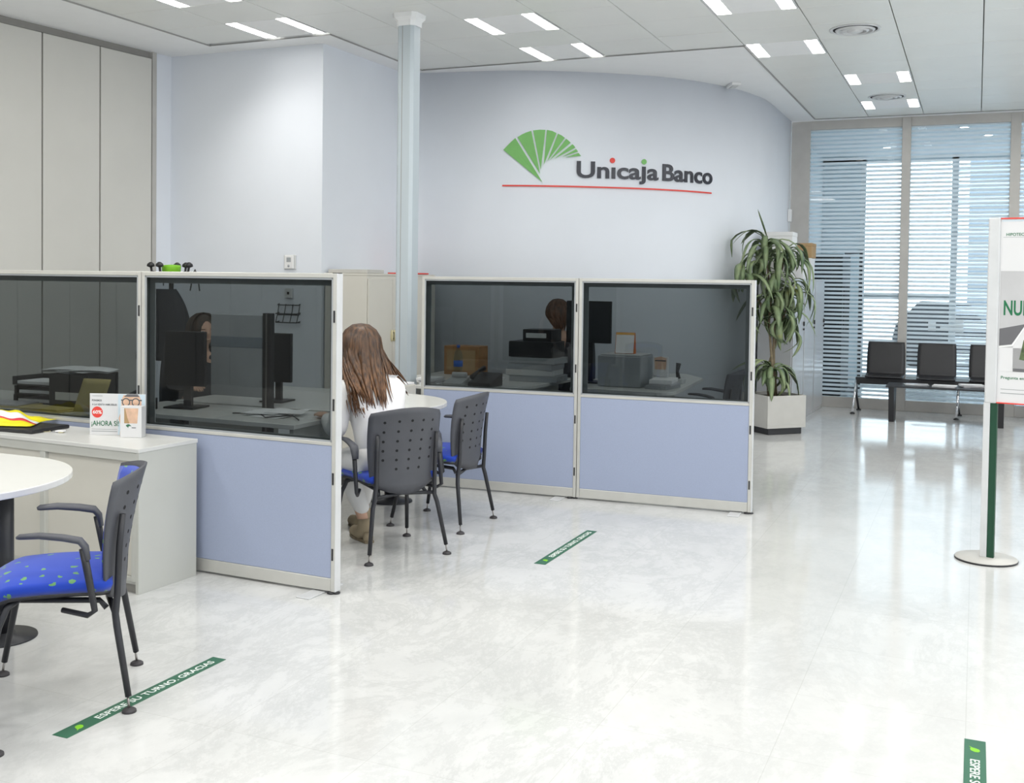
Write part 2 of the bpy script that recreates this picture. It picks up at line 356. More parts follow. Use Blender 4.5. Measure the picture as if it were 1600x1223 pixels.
# ------------------------------------------------------------------ the room
HC = 3.70
PW = [(-5.46,9.60),(-5.3,9.74),(-5.0,9.815),(-4.352,9.959),(-3.764,10.228),(-3.21,10.614),(-2.949,10.87),(-2.74,11.15),(-2.48,11.65),(-2.34,12.16),(-2.27,12.7),(-2.265,14.35)]
Q0 = [(-5.44,9.60)]+PW[1:-1]+[(-2.265,14.3)]
def catmull(P, n):
    Q = [V((*p,0)) for p in P]; Q = [2*Q[0]-Q[1]]+Q+[2*Q[-1]-Q[-2]]; out = []
    for i in range(1, len(Q)-2):
        for k in range(n):
            t = k/n; a, b, c, d = Q[i-1:i+3]
            out.append(.5*((2*b)+(-a+c)*t+(2*a-5*b+4*c-d)*t*t+(-a+3*b-3*c+d)*t**3))
    out.append(Q[-2]); return out
CURVE = catmull(Q0, 40)
ARCL = [0.0]
for a, b in zip(CURVE, CURVE[1:]): ARCL.append(ARCL[-1]+(b-a).length)
def wallpt(s, z, d):
    i = 0
    lo, hi = 0, len(ARCL)-2
    while lo < hi:
        mid = (lo+hi+1)//2
        if ARCL[mid] <= s: lo = mid
        else: hi = mid-1
    a, b = CURVE[lo], CURVE[lo+1]; t = (s-ARCL[lo])/(ARCL[lo+1]-ARCL[lo]); p = a.lerp(b, t); tt = (b-a).normalized()
    return V((p.x+tt.y*d, p.y-tt.x*d, z))
def poly_wall(name, pts, z0, z1, m, th=.12, side=1):
    mb = MB(); pts = [V((p[0], p[1], 0)) for p in pts]; n = len(pts); off = []
    for i in range(n):
        t = (pts[min(i+1,n-1)]-pts[max(i-1,0)]).normalized(); off.append(pts[i]+V((-t.y, t.x, 0))*th*side)
    vs = []
    for p, q in zip(pts, off): vs += [(p.x,p.y,z0),(p.x,p.y,z1),(q.x,q.y,z1),(q.x,q.y,z0)]
    fs = []
    for i in range(n-1):
        a, b = 4*i, 4*i+4
        for k in range(4): fs.append((a+k, b+k, b+(k+1)%4, a+(k+1)%4))
    fs += [(0,1,2,3), (4*n-1,4*n-2,4*n-3,4*n-4)]
    mb.raw(vs, fs, m, False); bmesh.ops.recalc_face_normals(mb.bm, faces=mb.bm.faces[:])
    return struct(mb.build(name))
# floor (one marble slab running through to the vestibule)
struct(MB().box(-9.5, 6.2, -4.2, 18.6, -.1, 0, M['floor']).build('floor'))
# walls
ld = V((.18,1.85,0)).normalized()
LP = lambda y: -7.38+(y-6.42)*.0973
poly_wall('wall_left', [(LP(-4)-.06,-4),(LP(7.97)-.06,7.97)], 0, HC+.1, M['beige_dark'], .12, 1)
poly_wall('wall_left_return', [(LP(8.04)+.005,8.03),(LP(8.24)+.01,8.25)], 0, HC+.1, M['wall'], .12, 1)
poly_wall('wall_back', [(-7.32,8.235),(-5.46,8.235),(-5.45,9.78)], 0, HC+.1, M['wall'], .12, 1)
w = poly_wall('wall_curved', [(p.x,p.y) for p in CURVE], 0, HC+.1, M['wall'], .12, 1)
for p in w.data.polygons: p.use_smooth = abs(p.normal.z) < .5
# left wall clad with tall flush panels
k = 0; y = 7.985
while y > -3.9:
    y0 = y-.595; k += 1
    mb = MB(); mb.box(-.02, .02, 0, .583, .03, HC-.07, M['beige'], .002)
    o = mb.build(f'door_{k}', loc=(LP(y0+.3)-.02, y0+.006, 0)); o.rotation_euler = (0,0,-math.atan(.0973)); struct(o)
    y = y0
struct(MB().box(-.03,.035,0,.05,0,HC,M['frame_beige'],.002).build('trim_1', loc=(LP(7.99)-.005,7.99,0), rz=-.097))
struct(MB().box(-.02,.005,-7,0,HC-.06,HC,M['beige_dark'],0).build('trim_2', loc=(LP(7.98)-.01,7.98,0), rz=-.097))
# unseen side and rear of the hall
struct(MB().box(6.0, 6.15, -4.1, 18.6, 0, HC+.1, M['wall']).build('wall_right'))
struct(MB().box(-9.3, 6.1, -4.15, -4.0, 0, HC+.1, M['wall']).build('wall_front'))
# ceiling: slab above, plaster border, tiled fields
struct(MB().box(-9.5, 6.2, -4.2, 18.6, HC+.05, HC+.2, M['tile_gap']).build('ceiling'))
mb = MB()
Z0, Z1 = HC-.002, HC+.045
mb.box(-9.4,-6.5,-4.1,9.9,Z0,Z1,M['plaster']); mb.box(-6.5,-5.2,7.95,9.9,Z0,Z1,M['plaster']); mb.box(-5.2,-1.95,9.63,14.4,Z0,Z1,M['plaster'])
mb.box(-5.46,-5.2,9.9,14.4,Z0,Z1,M['plaster']); mb.box(-1.95,6.1,14.18,14.5,Z0,Z1,M['plaster'])
for (a,b,c,d) in ((-6.51,-6.49,-4,7.96),(-6.5,-5.2,7.945,7.955),(-5.21,-5.195,7.95,9.635),(-5.2,-1.95,9.625,9.635),(-1.96,-1.945,9.63,14.18),(-1.95,6,14.175,14.185)):
    mb.box(a,b,c,d,Z0-.006,Z0+.002,M['tile_gap'])
struct(mb.build('ceiling_border'))
FIX = [(-9,5),(-9,3),(-6,8),(-6,6),(-3,8),(-3,5),(-2,2),(-2,-1)]
# grid: columns of .65 from X=0, rows of .57 back from Y=14.17
def cell_x(k): return (k*.65, (k+1)*.65)
def cell_y(j): return (14.17-(j+1)*.57, 14.17-j*.57)
FIXT = [(-9,11),(-9,13),(-6,8),(-6,10),(-3,7),(-3,10),(-2,4),(-2,1)]
VENT = [(-2,8),(-2,2)]
mb = MB()
for k in range(-10, 9):
    for j in range(0, 32):
        x0, x1 = cell_x(k); y0, y1 = cell_y(j)
        if x0 < -5.3 and y1 > 8.0: continue
        if x0 < -2.0 and y1 > 9.7: continue
        if (k,j) in FIXT: continue
        if x1 < -6.0 and False: continue
        tl = random.uniform(-.0012,.0012)
        mb.box(x0+.004, x1-.004, y0+.0022, y1-.0022, HC+tl, HC+.03, M['tile'], .0025)
o = struct(mb.build('ceiling_tiles'))
GROUPL = 'recessed twin-strip ceiling lights'
LAB = {(-9,11):'twin-strip ceiling light beside the corner of the protruding white wall',
 (-9,13):'twin-strip ceiling light at the upper left, cut by the top edge of the photo',
 (-6,8):'twin-strip ceiling light at the edge of the tiled field above the logo fan',
 (-6,10):'twin-strip ceiling light just right of the column capital',
 (-3,7):'twin-strip ceiling light left of the near round vent, nearer the curved wall',
 (-3,10):'twin-strip ceiling light at the top edge of the photo, right of centre',
 (-2,4):'twin-strip ceiling light between the two round vents',
 (-2,1):'twin-strip ceiling light farthest away, touching the far round vent'}
def ceiling_light(k, j, label, first=None):
    x0, x1 = cell_x(k); y0, y1 = cell_y(j); loc = (x0, y0, HC)
    if first: return dup(first, loc, 0, label, GROUPL)
    t = thing('ceiling_light', label, 'ceiling light', loc, 0, GROUPL)
    MB().box(.004,.646,.002,.568,.012,.035,M['tile'],.002).box(.13,.52,.004,.566,-.001,.012,M['plaster'],.003).box(.004,.02,.002,.568,-.002,.012,M['alu_light']).box(.63,.646,.002,.568,-.002,.012,M['alu_light']).build('housing', t)
    for a in (.022,.522): MB().box(a, a+.106, .006, .564, .001, .010, M['lamp'], .001).build('diffuser', t)
    return t
first = None
for kj in FIXT:
    o = ceiling_light(*kj, LAB[kj], first); first = first or o
def vent(k, j, label, first=None):
    x0, x1 = cell_x(k); y0, y1 = cell_y(j); loc = ((x0+x1)/2, (y0+y1)/2, HC)
    if first: return dup(first, loc, 0, label, 'round ceiling vents')
    t = thing('ceiling_vent', label, 'ceiling vent', loc, 0, 'round ceiling vents')
    MB().lathe([(.18,-.002),(.19,-.010),(.205,-.006),(.205,.0),(.17,.0)], M['alu_light'], n=40).build('ring', t)
    mb = MB(); mb.lathe([(.160,-.006),(.160,-.010),(.145,-.020),(.135,-.018),(.140,-.006)], M['alu_light'], n=36)
    mb.lathe([(.115,-.006),(.112,-.014),(.098,-.026),(.088,-.022),(.095,-.006)], M['alu_light'], n=32); mb.lathe([(.065,-.006),(.062,-.018),(.03,-.030),(.001,-.031)], M['alu_light'], n=28)
    mb.build('louvre', t)
    MB().lathe([(.178,-.0035),(.178,-.001)], M['hole'], n=36).build('dark_throat', t)
    return t
f1 = vent(-2, 8, 'large round ceiling vent, the nearer of the two')
vent(-2, 2, 'round ceiling vent far away near the glass wall, the smaller-looking one', f1)
t = thing('emergency_light', 'small white emergency light on the ceiling edge above the curved wall', 'emergency light', (-2.42,11.42,HC-.002), -1.1)
MB().box(-.12,.12,-.05,.05,-.03,0,M['white'],.006,seg=2).build('housing', t); MB().box(-.09,.09,-.03,.03,-.038,-.03,M['lightgrey'],.004).build('lens', t)
# column
t = thing('column', 'slim pale blue-grey column with a white capital in front of the cupboards', 'column', (-4.225,7.6,0))
def octo(w, c): return [(-w+c,-w),(w-c,-w),(w,-w+c),(w,w-c),(w-c,w),(-w+c,w),(-w,w-c),(-w,-w+c)]
rot = Matrix.Rotation(0,4,'Z')
MB().prism(octo(.073,.023), 0, HC-.06, M['column'], .003).box(-.022,-.018,-.0745,-.0715,.02,HC-.07,M['beige_dark']).build('shaft', t)
mb = MB(); 
prof = [(.083,-.10),(.086,-.06),(.105,-.035),(.108,0)]
vs = []; fs = []
for w_, z in prof: vs += [(x,y,HC+z) for x, y in octo(w_, .03)]
for i in range(3):
    for k in range(8): fs.append((8*i+k, 8*i+(k+1)%8, 8*i+8+(k+1)%8, 8*i+8+k))
fs += [tuple(range(7,-1,-1)), tuple(range(24,32))]
MB().raw(vs, fs, M['plaster']).build('capital', t)

# ------------------------------------------------------------------ glazed wall to the vestibule
YG = 14.36
def window(name, x0, x1, z0, z1, parent_m):
    t = struct(MB().box(x0, x1, YG+.035, YG+.047, z0, z1, parent_m).build(name)); return t
mb = MB()
def fr(x0,x1,z0,z1,d=.0): mb.box(x0,x1,YG-d,YG+.09,z0,z1,M['frame_beige'],.003)
fr(-2.27,-2.03,0,HC,.0); fr(-.905,-.80,.0,HC,.02); fr(.335,.45,0,HC,.0)
fr(-2.03,-.905,0,.135,.01); fr(-.80,.335,0,.135,.01); fr(-2.03,-.905,3.585,HC,.0); fr(-.80,.335,3.585,HC,.0)
fr(.45,1.55,0,.135,.0); fr(1.55,1.67,0,HC,.0); fr(.45,1.55,3.585,HC,.0); fr(1.67,2.8,0,.135); fr(1.67,2.8,3.585,HC); fr(2.8,6.1,0,HC)
struct(mb.build('trim_3'))
window('window_1', -2.03,-.905,.135,3.585,M['striped']); window('window_2', -.80,.335,.135,3.585,M['striped'])
window('window_3', .45,1.55,.135,3.585,M['striped']); window('window_4', 1.67,2.8,.135,3.585,M['striped'])
# vestibule behind
struct(MB().box(-2.5,-2.38,YG+.09,18.6,0,HC+.05,M['vest']).build('wall_vestibule_left'))
struct(MB().box(2.9,3.0,YG+.09,18.6,0,HC+.05,M['vest']).build('wall_vestibule_right'))
struct(MB().box(-2.5,3.0,14.5,18.6,HC-.03,HC+.02,M['vest']).build('ceiling_vestibule'))
YF = 18.4
mb = MB()
def f2(x0,x1,z0,z1,m='frame_beige'): mb.box(x0,x1,YF,YF+.1,z0,z1,M[m],.003)
f2(-2.4,-1.78,0,3.67,'vest'); f2(-1.78,-1.70,0,3.67,'white'); f2(-.40,-.30,0,3.67,'white'); f2(-1.70,-.40,1.38,1.43,'lightgrey'); f2(-1.70,-.40,0,.12); f2(-.3,2.9,0,.12); f2(1.0,1.1,0,3.67); f2(-2.4,2.9,3.6,3.67,'vest')
struct(mb.build('trim_4'))
struct(MB().box(-1.70,-.40,YF+.03,YF+.042,.12,3.6,M['clear']).build('window_5')); struct(MB().box(-.30,1.0,YF+.03,YF+.042,.12,3.6,M['striped2']).build('window_6')); struct(MB().box(1.1,2.9,YF+.03,YF+.042,.12,3.6,M['striped2']).build('window_7'))
t = thing('roller_blind', 'pale roller blind half lowered on the outer window behind the striped glass', 'blind', (-1.05,YF-.03,0))
MB().box(-.63,.63,-.004,.0,1.42,3.56,M['blind']).build('cloth', t); MB().box(-.63,.63,-.012,.008,1.40,1.425,M['lightgrey'],.003).build('bottom_bar', t)
t = thing('cash_machine', 'tall dark cabinet standing in the vestibule behind the striped glass, at the left', 'cabinet', (-2.05,16.3,0))
MB().box(-.32,.30,-.5,.5,0,2.02,M['dark_metal'],.01).build('body', t); MB().box(.30,.31,-.35,.35,.9,1.6,M['hole'],.003).build('front_panel', t)
t = thing('glass_door', 'open frameless-look door leaf with dark edges behind the left striped pane', 'door', (-1.72,16.9,0), .35)
MB().box(-.02,.02,-.45,.45,.02,.07,M['blackmetal']).box(-.02,.02,-.45,-.42,.02,2.1,M['blackmetal']).box(-.02,.02,.42,.45,.02,2.1,M['blackmetal']).box(-.02,.02,-.45,.45,2.05,2.1,M['blackmetal']).build('frame', t)
MB().box(-.004,.004,-.42,.42,.07,2.05,M['clear']).build('pane', t); MB().tube([(.05,-.36,.8),(.05,-.36,1.5)],.012,M['chrome']).build('handle', t)
mb = MB()
for i,(x,yy) in enumerate([(-1.25,15.4),(-.75,15.9),(-1.3,17.2),(-.2,15.3),(.1,16.2),(.1,17.3)]):
    tt = thing('downlight', ['round downlight in the vestibule ceiling, seen through the upper left pane','round downlight in the vestibule ceiling close to the window post','small round downlight deep in the vestibule, upper left pane','round downlight in the vestibule ceiling, seen through the upper right pane','round downlight in the vestibule ceiling, middle of the right pane','small round downlight deep in the vestibule, upper right pane'][i], 'downlight', (x,yy,HC-.03), 0, 'vestibule downlights')
    MB().lathe([(.05,-.001),(.07,-.006),(.075,0),(.05,0)], M['chrome'], n=24).build('rim', tt); MB().lathe([(.05,-.003),(.05,-.001)], M['downlight'], n=20).build('lamp', tt)
for i,(x0,x1,z0,z1,l) in enumerate([(-.55,-.46,1.02,1.14,'small white notice stuck on the striped glass, left of the three'),(-.41,-.26,1.04,1.09,'narrow white notice strip stuck on the striped glass, middle of the three'),(-.25,-.14,1.01,1.17,'white notice stuck on the striped glass, right of the three, above the bench')]):
    tag(MB().box(x0,x1,YG+.048,YG+.050,z0,z1,M['paper']).build('notice'), l, 'notice', 'notices on the glass')
# outside
struct(MB().box(-30,30,18.6,60,-.25,-.12,M['street']).build('ground_street'))
tag(MB().box(-.2,9,26,30,-.12,6,M['outside_wall']).box(.6,1.6,25.95,26.0,.9,2.6,M['hole']).box(2.4,3.4,25.95,26.0,.9,2.6,M['hole']).build('building'), 'shaded grey-blue building across the street behind the right striped pane', 'building')
t = thing('car', 'dark parked car in the street, glimpsed between the stripes', 'car', (-1.0,24,-.12))
mb = MB(); mb.raw([(x,y,z) for y in (-.0,1.6) for x,z in ((-.6,.25),(1.7,.25),(1.75,.75),(1.2,.85),(.85,1.35),(-.1,1.38),(-.55,.9),(-.62,.6))],[tuple(range(8)),tuple(range(15,7,-1))]+[(k,k+8,(k+1)%8+8,(k+1)%8) for k in range(8)],M['dark_metal']); mb.build('body', t)
for x in (-.15,1.25):
    MB().cyl((x,-.02,.3),(x,.15,.3),.3,.3,M['hole'],20).build('wheel', t)

# ------------------------------------------------------------------ wall logo
T = 'logo_sign'
t = thing('bank_logo_sign', 'green fan emblem with black bank lettering and a red underline on the curved wall', 'wall sign', tuple(wallpt(2.2,2.54,0)))
base = V(t.location)
def wf(x, y, d): return wallpt(x, y, d+.001)-base
SX = {112:1.097,190:1.217,205:1.239,295:1.377,307:1.395,388:1.519,398:1.534,461:1.632,470:1.646,516:1.717,525:1.731,554:1.777,565:1.794,584:1.825,589:1.833,602:1.853,606:1.858,621:1.883,368:1.496,353:1.471,358:1.478,378:1.508,402:1.545,420:1.572,447:1.614,500:1.695,522:1.729}
def sx(a):
    ks = sorted(SX); 
    for p, q in zip(ks, ks[1:]):
        if p <= a <= q: return SX[p]+(SX[q]-SX[p])*(a-p)/(q-p)
mb = MB()
for wdg in FAN:
    poly = []
    for a, b in wdg:
        # row to height: 96 -> 3.106 on the fan's own tilt
        z = 3.106-(b-96)*(3.106-2.58)/344+ (.0 if a < 360 else (a-368)*.00003)
        poly.append((sx(a), z))
    # subdivide the long edges so that they follow the wall
    P2 = []
    for p, q in zip(poly, poly[1:]+poly[:1]):
        n = max(1, int(math.dist(p, q)/.08))
        P2 += [(p[0]+(q[0]-p[0])*i/n, p[1]+(q[1]-p[1])*i/n) for i in range(n)]
    cx_ = sum(p[0] for p in poly)/len(poly); cz_ = sum(p[1] for p in poly)/len(poly)
    n = len(P2); PP = P2+[(cx_, cz_)]; fs = [((i+1)%n, i, n) for i in range(n)]
    emb_flat(mb, PP, fs, M['fan'], .008, wf)
mb.build('fan_emblem', t)
mb = MB()
n = 40; P = [(1.091+(3.445-1.091)*i/n, 2.549) for i in range(n+1)]+[(3.445-(3.445-1.091)*i/n, 2.534) for i in range(n+1)]
fs = [(i, 2*n+1-i, 2*n-i, i+1) for i in range(n)]
emb_flat(mb, P, fs, M['logo_red'], .008, wf); mb.build('underline', t)
def wtext(mb, body, s0, s1, z0, z1, ref, bold): add_text(mb, body, M['letter'], s0, s1, z0, z1, None, bold, wf, .01, ref)
mb = MB()
wtext(mb, 'Un\u0131ca\u0237a', 1.842, 2.722, 2.632, 2.800, 'B', .022)
wtext(mb, 'Banco', 2.771, 3.453, 2.632, 2.806, 'B', .022)
mb.build('lettering', t)
for s_, z_, m_, nm in ((2.214,2.817,'logo_red','red_dot'),(2.556,2.817,'fan','green_dot')):
    mb = MB(); plate(mb, arc(s_, z_, .027, 0, 2*PI*23/24, 23), M[m_], .01, wf); mb.build(nm, t)

# ------------------------------------------------------------------ small wall fittings
t = thing('thermostat', 'white thermostat with a small grey display on the protruding wall', 'thermostat', (-5.798,8.235,1.725))
MB().box(-.066,.066,-.012,0,-.068,.068,M['lightgrey'],.004).box(-.05,.05,-.028,-.012,-.062,.062,M['white'],.005).build('body', t)
MB().box(-.024,.024,-.030,-.028,-.0,.042,M['grey'],.001).build('display', t); MB().cyl((0,-.028,-.035),(0,-.032,-.035),.011,.011,M['grey']).build('knob', t)
t = thing('wall_socket', 'small pale wall box under the thermostat behind smoked glass', 'wall socket', (-5.80,8.235,1.44))
MB().box(-.04,.04,-.03,0,-.045,.045,M['lightgrey'],.004).build('body', t); MB().box(-.012,.012,-.033,-.03,-.012,.012,M['hole']).build('socket_hole', t)
t = thing('wire_rack', 'dark wire letter rack hanging on the wall behind smoked glass', 'rack', (-5.80,8.235,1.26))
mb = MB()
for z, d in ((.08,.03),(.0,.06),(-.01,.03),(-.08,.06)): mb.tube([(-.115,-.005,z),(-.115,-d,z-.01),(.115,-d,z-.01),(.115,-.005,z)],.005,M['blackmetal'],6)
for x in (-.115,-.04,.04,.115): mb.tube([(x,-.008,.08),(x,-.03,-.01),(x,-.06,-.09),(x,-.008,-.09)],.004,M['blackmetal'],6)
mb.build('wires', t)
t = thing('alarm_box', 'small white sensor box with a thin cable on the curved wall by the glass', 'sensor', (-2.262,14.17,2.47))
MB().box(0,.04,-.05,.05,-.08,.08,M['white'],.006,seg=2).build('housing', t); MB().tube([(.008,0,-.08),(.008,.005,-.4),(.008,-.01,-.82)],.004,M['lightgrey'],6).build('cable', t); MB().tube([(.008,0,.08),(.008,.005,1.2)],.004,M['lightgrey'],6).build('cable', t)

# ------------------------------------------------------------------ partition screens
def partition(loc, rz, label, right_end=False, left_end=False, feet=(), width=1.25, H=1.605):
    t = thing('partition_screen', label, 'partition', loc, rz, 'office partition screens')
    w = width; th = .024; A = M['alu']
    mb = MB(); mb.box(0, .022, -th, th, .012, H, A, .002).box(w-.022, w, -th, th, .012, H, A, .002); mb.box(.022, w-.022, -th, th, H-.022, H, A, .002).box(.022, w-.022, -th+.002, th-.002, .745, .762, A, .001)
    mb.build('frame', t)
    MB().box(.022, w-.022, -th+.003, th-.003, .012, .078, M['alu'], .003).build('plinth', t)
    MB().box(.022, w-.022, -th+.004, th-.004, .078, .745, M['fabric_panel'], .003).build('fabric_panel', t)
    MB().box(.022, w-.022, -.004, .004, .762, H-.022, M['smoke']).build('glass_pane', t)
    mb = MB(); g = .010; a, b, c, d = .022, w-.022, .762, H-.022
    for yy in (-.016,):
        mb.box(a, b, yy-.004, yy, d-g, d, M['grey']).box(a, b, yy-.004, yy, c, c+g, M['grey']).box(a, a+g, yy-.004, yy, c, d, M['grey']).box(b-g, b, yy-.004, yy, c, d, M['grey'])
    g = .04
    for yy in (.016,):
        mb.box(a, b, yy, yy+.004, d-g, d, M['paper']).box(a, b, yy, yy+.004, c, c+g*.4, M['paper']).box(a, a+g, yy, yy+.004, c, d, M['paper']).box(b-g, b, yy, yy+.004, c, d, M['paper'])
    mb.build('gasket', t)
    for z in (.20,.58,.95,1.39):
        for x in ((w-.001,) if right_end or not left_end else (w-.001,)):
            MB().box(x-.016, x-.006, -th-.003, -th+.004, z-.03, z+.03, M['black'], .001).build('clip', t)
    if right_end:
        MB().box(w, w+.006, -th, th, .012, H, M['alu_light'], .002).build('end_cover', t)
        MB().box(w-.03, w+.006, -.016, .016, H, H+.003, M['black']).build('cap', t)
    for x in feet:
        MB().box(x-.04, x+.04, -.15, .15, 0, .006, M['alu_light'], .002).build('foot', t)
        MB().lathe([(.022,0),(.024,.006),(.012,.012)], M['black'], (x+.075 if x+.075 < w else w-.02,-.01,0)).lathe([(.02,0),(.022,.006),(.01,.012)], M['black'], (min(w-.005,x+.11),0,0)).build('glide', t)
    return t
rzL = -.033
# left pair, hinge posts along the line through (-2.905, 4.52)
eL = V((math.cos(rzL), math.sin(rzL), 0)); endL = V((-2.905,4.548,0))
pL2 = endL-eL*1.285; pL1 = pL2-eL*1.255
partition(tuple(pL2), rzL, 'nearest partition screen with a pale blue fabric base, its free edge beside the seated woman', True, feet=(1.18,), width=1.28)
partition(tuple(pL1), rzL, 'partition screen with smoked glass behind the leaflet display, cut by the left edge', False, feet=())
rzR = .048
eR = V((math.cos(rzR), math.sin(rzR), 0)); p0 = V((-3.892,7.262,0))
partition(tuple(p0), rzR, 'partition screen behind the two empty chair backs, next to the column', False, feet=(1.13,))
partition(tuple(p0+eR*1.255), rzR, 'partition screen ending next to the potted plant', True, feet=(1.15,))

# ------------------------------------------------------------------ low cabinet, left
rzC = -.05
t = thing('low_cabinet', 'low grey cabinet with sliding doors and a white top against the partition', 'cabinet', (-3.775,4.10,0), rzC)
W = 2.2; D = .405
mb = MB(); mb.box(-.02,0,0,D,.0,.705,M['cabinet'],.001).box(-W,-W+.02,0,D,0,.705,M['cabinet'],.001).box(-W+.02,-.02,D-.012,D,.06,.705,M['cabinet']).box(-W+.02,-.02,.004,D-.012,.06,.08,M['cabinet']).box(-W+.02,-.02,.02,D-.05,0,.06,M['beige_dark']).box(-W+.02,-.02,.0,.03,.66,.705,M['cabinet'],.001).box(-.05,-.02,0,.03,.06,.66,M['cabinet'],.001).box(-.70,-.66,.0,.03,.06,.66,M['cabinet'],.003)
mb.box(-W+.02,-.02,.01,.03,.045,.065,M['cabinet'])
mb.build('body', t)
MB().box(-W-.004,.004,-.006,D+.004,.705,.726,M['cabinet_top'],.002).build('top', t)
MB().box(-.665,-.05,.022,.036,.08,.66,M['cab_beige'],.002).build('door', t)
MB().box(-1.38,-.70,.012,.024,.08,.66,M['cab_beige'],.002).build('door', t)
MB().box(-2.14,-1.36,.026,.038,.08,.66,M['cab_beige'],.002).build('door', t)

# things on the low cabinet
t = thing('leaflet_display', 'white advertising card reading AHORA SI with a man in glasses, on the low cabinet', 'display card', (-4.345,4.352,.7265), math.atan2(.147,.27))
t.rotation_euler = (math.radians(0),0,math.atan2(.110,.30))
MB().box(0,.305,0,.004,0,.222,M['poster'],.0005).box(.05,.25,.004,.08,0,.003,M['poster']).build('card', t)
F = frame_mtx((0,-.0002,0),(1,0,0),(0,0,1),(0,-1,0))
mb = MB()
plate(mb, [(.155,.002),(.303,.002),(.303,.220),(.155,.220)], M['sky_print'], .0004, mtx=F)
plate(mb, [(.165,.004),(.17,.05),(.158,.09),(.175,.14),(.173,.185),(.185,.216),(.27,.216),(.283,.185),(.283,.15),(.30,.11),(.298,.06),(.30,.004)], M['skin_print'], .0008, mtx=F)
for cx_ in (.199,.252):
    plate(mb, arc(cx_,.178,.023,0,2*PI*15/16,15), M['dark_print'], .0011, mtx=F); plate(mb, arc(cx_,.178,.017,0,2*PI*15/16,15), M['skin_print'], .0014, mtx=F)
plate(mb, [(.172,.185),(.285,.185),(.285,.192),(.172,.192)], M['dark_print'], .0012, mtx=F)
plate(mb, [(.187,.207),(.205,.221),(.262,.221),(.272,.207)], M['roof_grey'], .0012, mtx=F)
add_text(mb, 'PONEMOS', M['dark_print'], .012,.065,.180,.190, F); add_text(mb, 'A LA VENTA INMUEBLES', M['dark_print'], .012,.148,.158,.168, F)
plate(mb, arc(.041,.122,.030,0,2*PI*23/24,23), M['logo_red'], .0006, mtx=F); add_text(mb, '60%', M['white_print'], .017,.066,.113,.132, F, .02, th=.0012)
add_text(mb, '\u00a1AHORA S\u00cd!', M['green'], .010,.160,.042,.083, F, .004, th=.0012)
plate(mb, [(.01,.030),(.150,.030),(.150,.032),(.01,.032)], M['grey_print'], .0006, mtx=F); plate(mb, [(.01,.018),(.150,.018),(.150,.0215),(.01,.0215)], M['grey_print'], .0006, mtx=F); plate(mb, [(.014,.208),(.07,.208),(.07,.2105),(.014,.2105)], M['grey_print'], .0006, mtx=F)
mb.build('print', t)
t = thing('leaflet_stack', 'small box of leaflets with a cropped face picture, in front of the advertising card', 'leaflets', (-4.145,4.381,.7265), math.atan2(.110,.30))
MB().box(0,.115,-.03,.02,0,.165,M['poster'],.001).build('box', t)
F = frame_mtx((0,-.0302,0),(1,0,0),(0,0,1),(0,-1,0))
mb = MB(); plate(mb, [(.022,.075),(.092,.075),(.098,.155),(.022,.155)], M['skin_print'], .0005, mtx=F); plate(mb, [(.022,.075),(.050,.075),(.040,.10),(.026,.155),(.022,.155)], M['carton'], .0009, mtx=F)
for wd in fan_polys(.030,.060,.050,.070): plate(mb, wd, M['green'], .0005, mtx=F)
plate(mb, [(.062,.050),(.085,.050),(.085,.054),(.062,.054)], M['dark_print'], .0005, mtx=F); mb.build('print', t)
# crumpled yellow bag on a black portfolio, keys
def crumple(seed, w, d, h, m_list, name, loc, rz, label, cat):
    rnd = random.Random(seed); ph = [rnd.uniform(0,6) for _ in range(8)]
    def fn(u, v):
        x = (u-.5)*w*(1+.08*math.sin(5*v+ph[0])); y = (v-.5)*d*(1+.08*math.sin(6*u+ph[1]))
        z = h*max(0.02,(1-abs(2*u-1)**2.2)*(1-abs(2*v-1)**2.2))*(1+.35*math.sin(9*u+ph[2])*math.sin(8*v+ph[3])+.18*math.sin(23*u+ph[4]+11*v)+.12*math.sin(31*v+ph[5]-9*u))
        return (x, y, z+.003)
    t = thing(name, label, cat, loc, rz)
    n = len(m_list)
    mb = MB()
    for i, (m, v0, v1) in enumerate(m_list):
        mb.sheet(lambda u, v, a=v0, b=v1: fn(u, a+(b-a)*v), 26, 8, .0015, M[m])
    mb.build('plastic_sheet', t)
    return t
tag_b = crumple(3, .50, .30, .05, [('yellow',0,.22),('red',.22,.30),('white',.30,.50),('yellow',.50,.8),('yellow',.8,1)], 'plastic_bag', (-5.02,4.36,.748), .30, 'crumpled yellow and white plastic bag with a red stripe on the low cabinet', 'bag')
t = thing('black_portfolio', 'flat black portfolio case under the yellow bag on the low cabinet', 'portfolio', (-4.86,4.338,.7265), .03)
mb = MB(); mb.box(-.25,.24,-.13,.14,0,.020,M['black'],.006,seg=2); mb.build('cover', t); MB().box(-.16,-.04,-.14,-.129,.004,.014,M['blackmetal'],.003).build('handle', t)
t = thing('key_ring', 'key on a ring lying beside the black portfolio', 'keys', (-4.56,4.33,.7265), .2)
MB().tube([(.02*math.cos(a*PI/8)-.06,.02*math.sin(a*PI/8),.003) for a in range(17)],.0015,M['brass'],6,False).build('ring', t)
MB().prism(arc(.03,0,.016,0,2*PI*11/12,11),.001,.005,M['brass']).box(-.045,.02,-.004,.004,.001,.004,M['chrome']).box(-.04,-.03,.004,.010,.001,.004,M['chrome']).build('key', t); MB().box(.0,.05,-.014,.012,.005,.012,M['paper'],.001).build('fob', t)

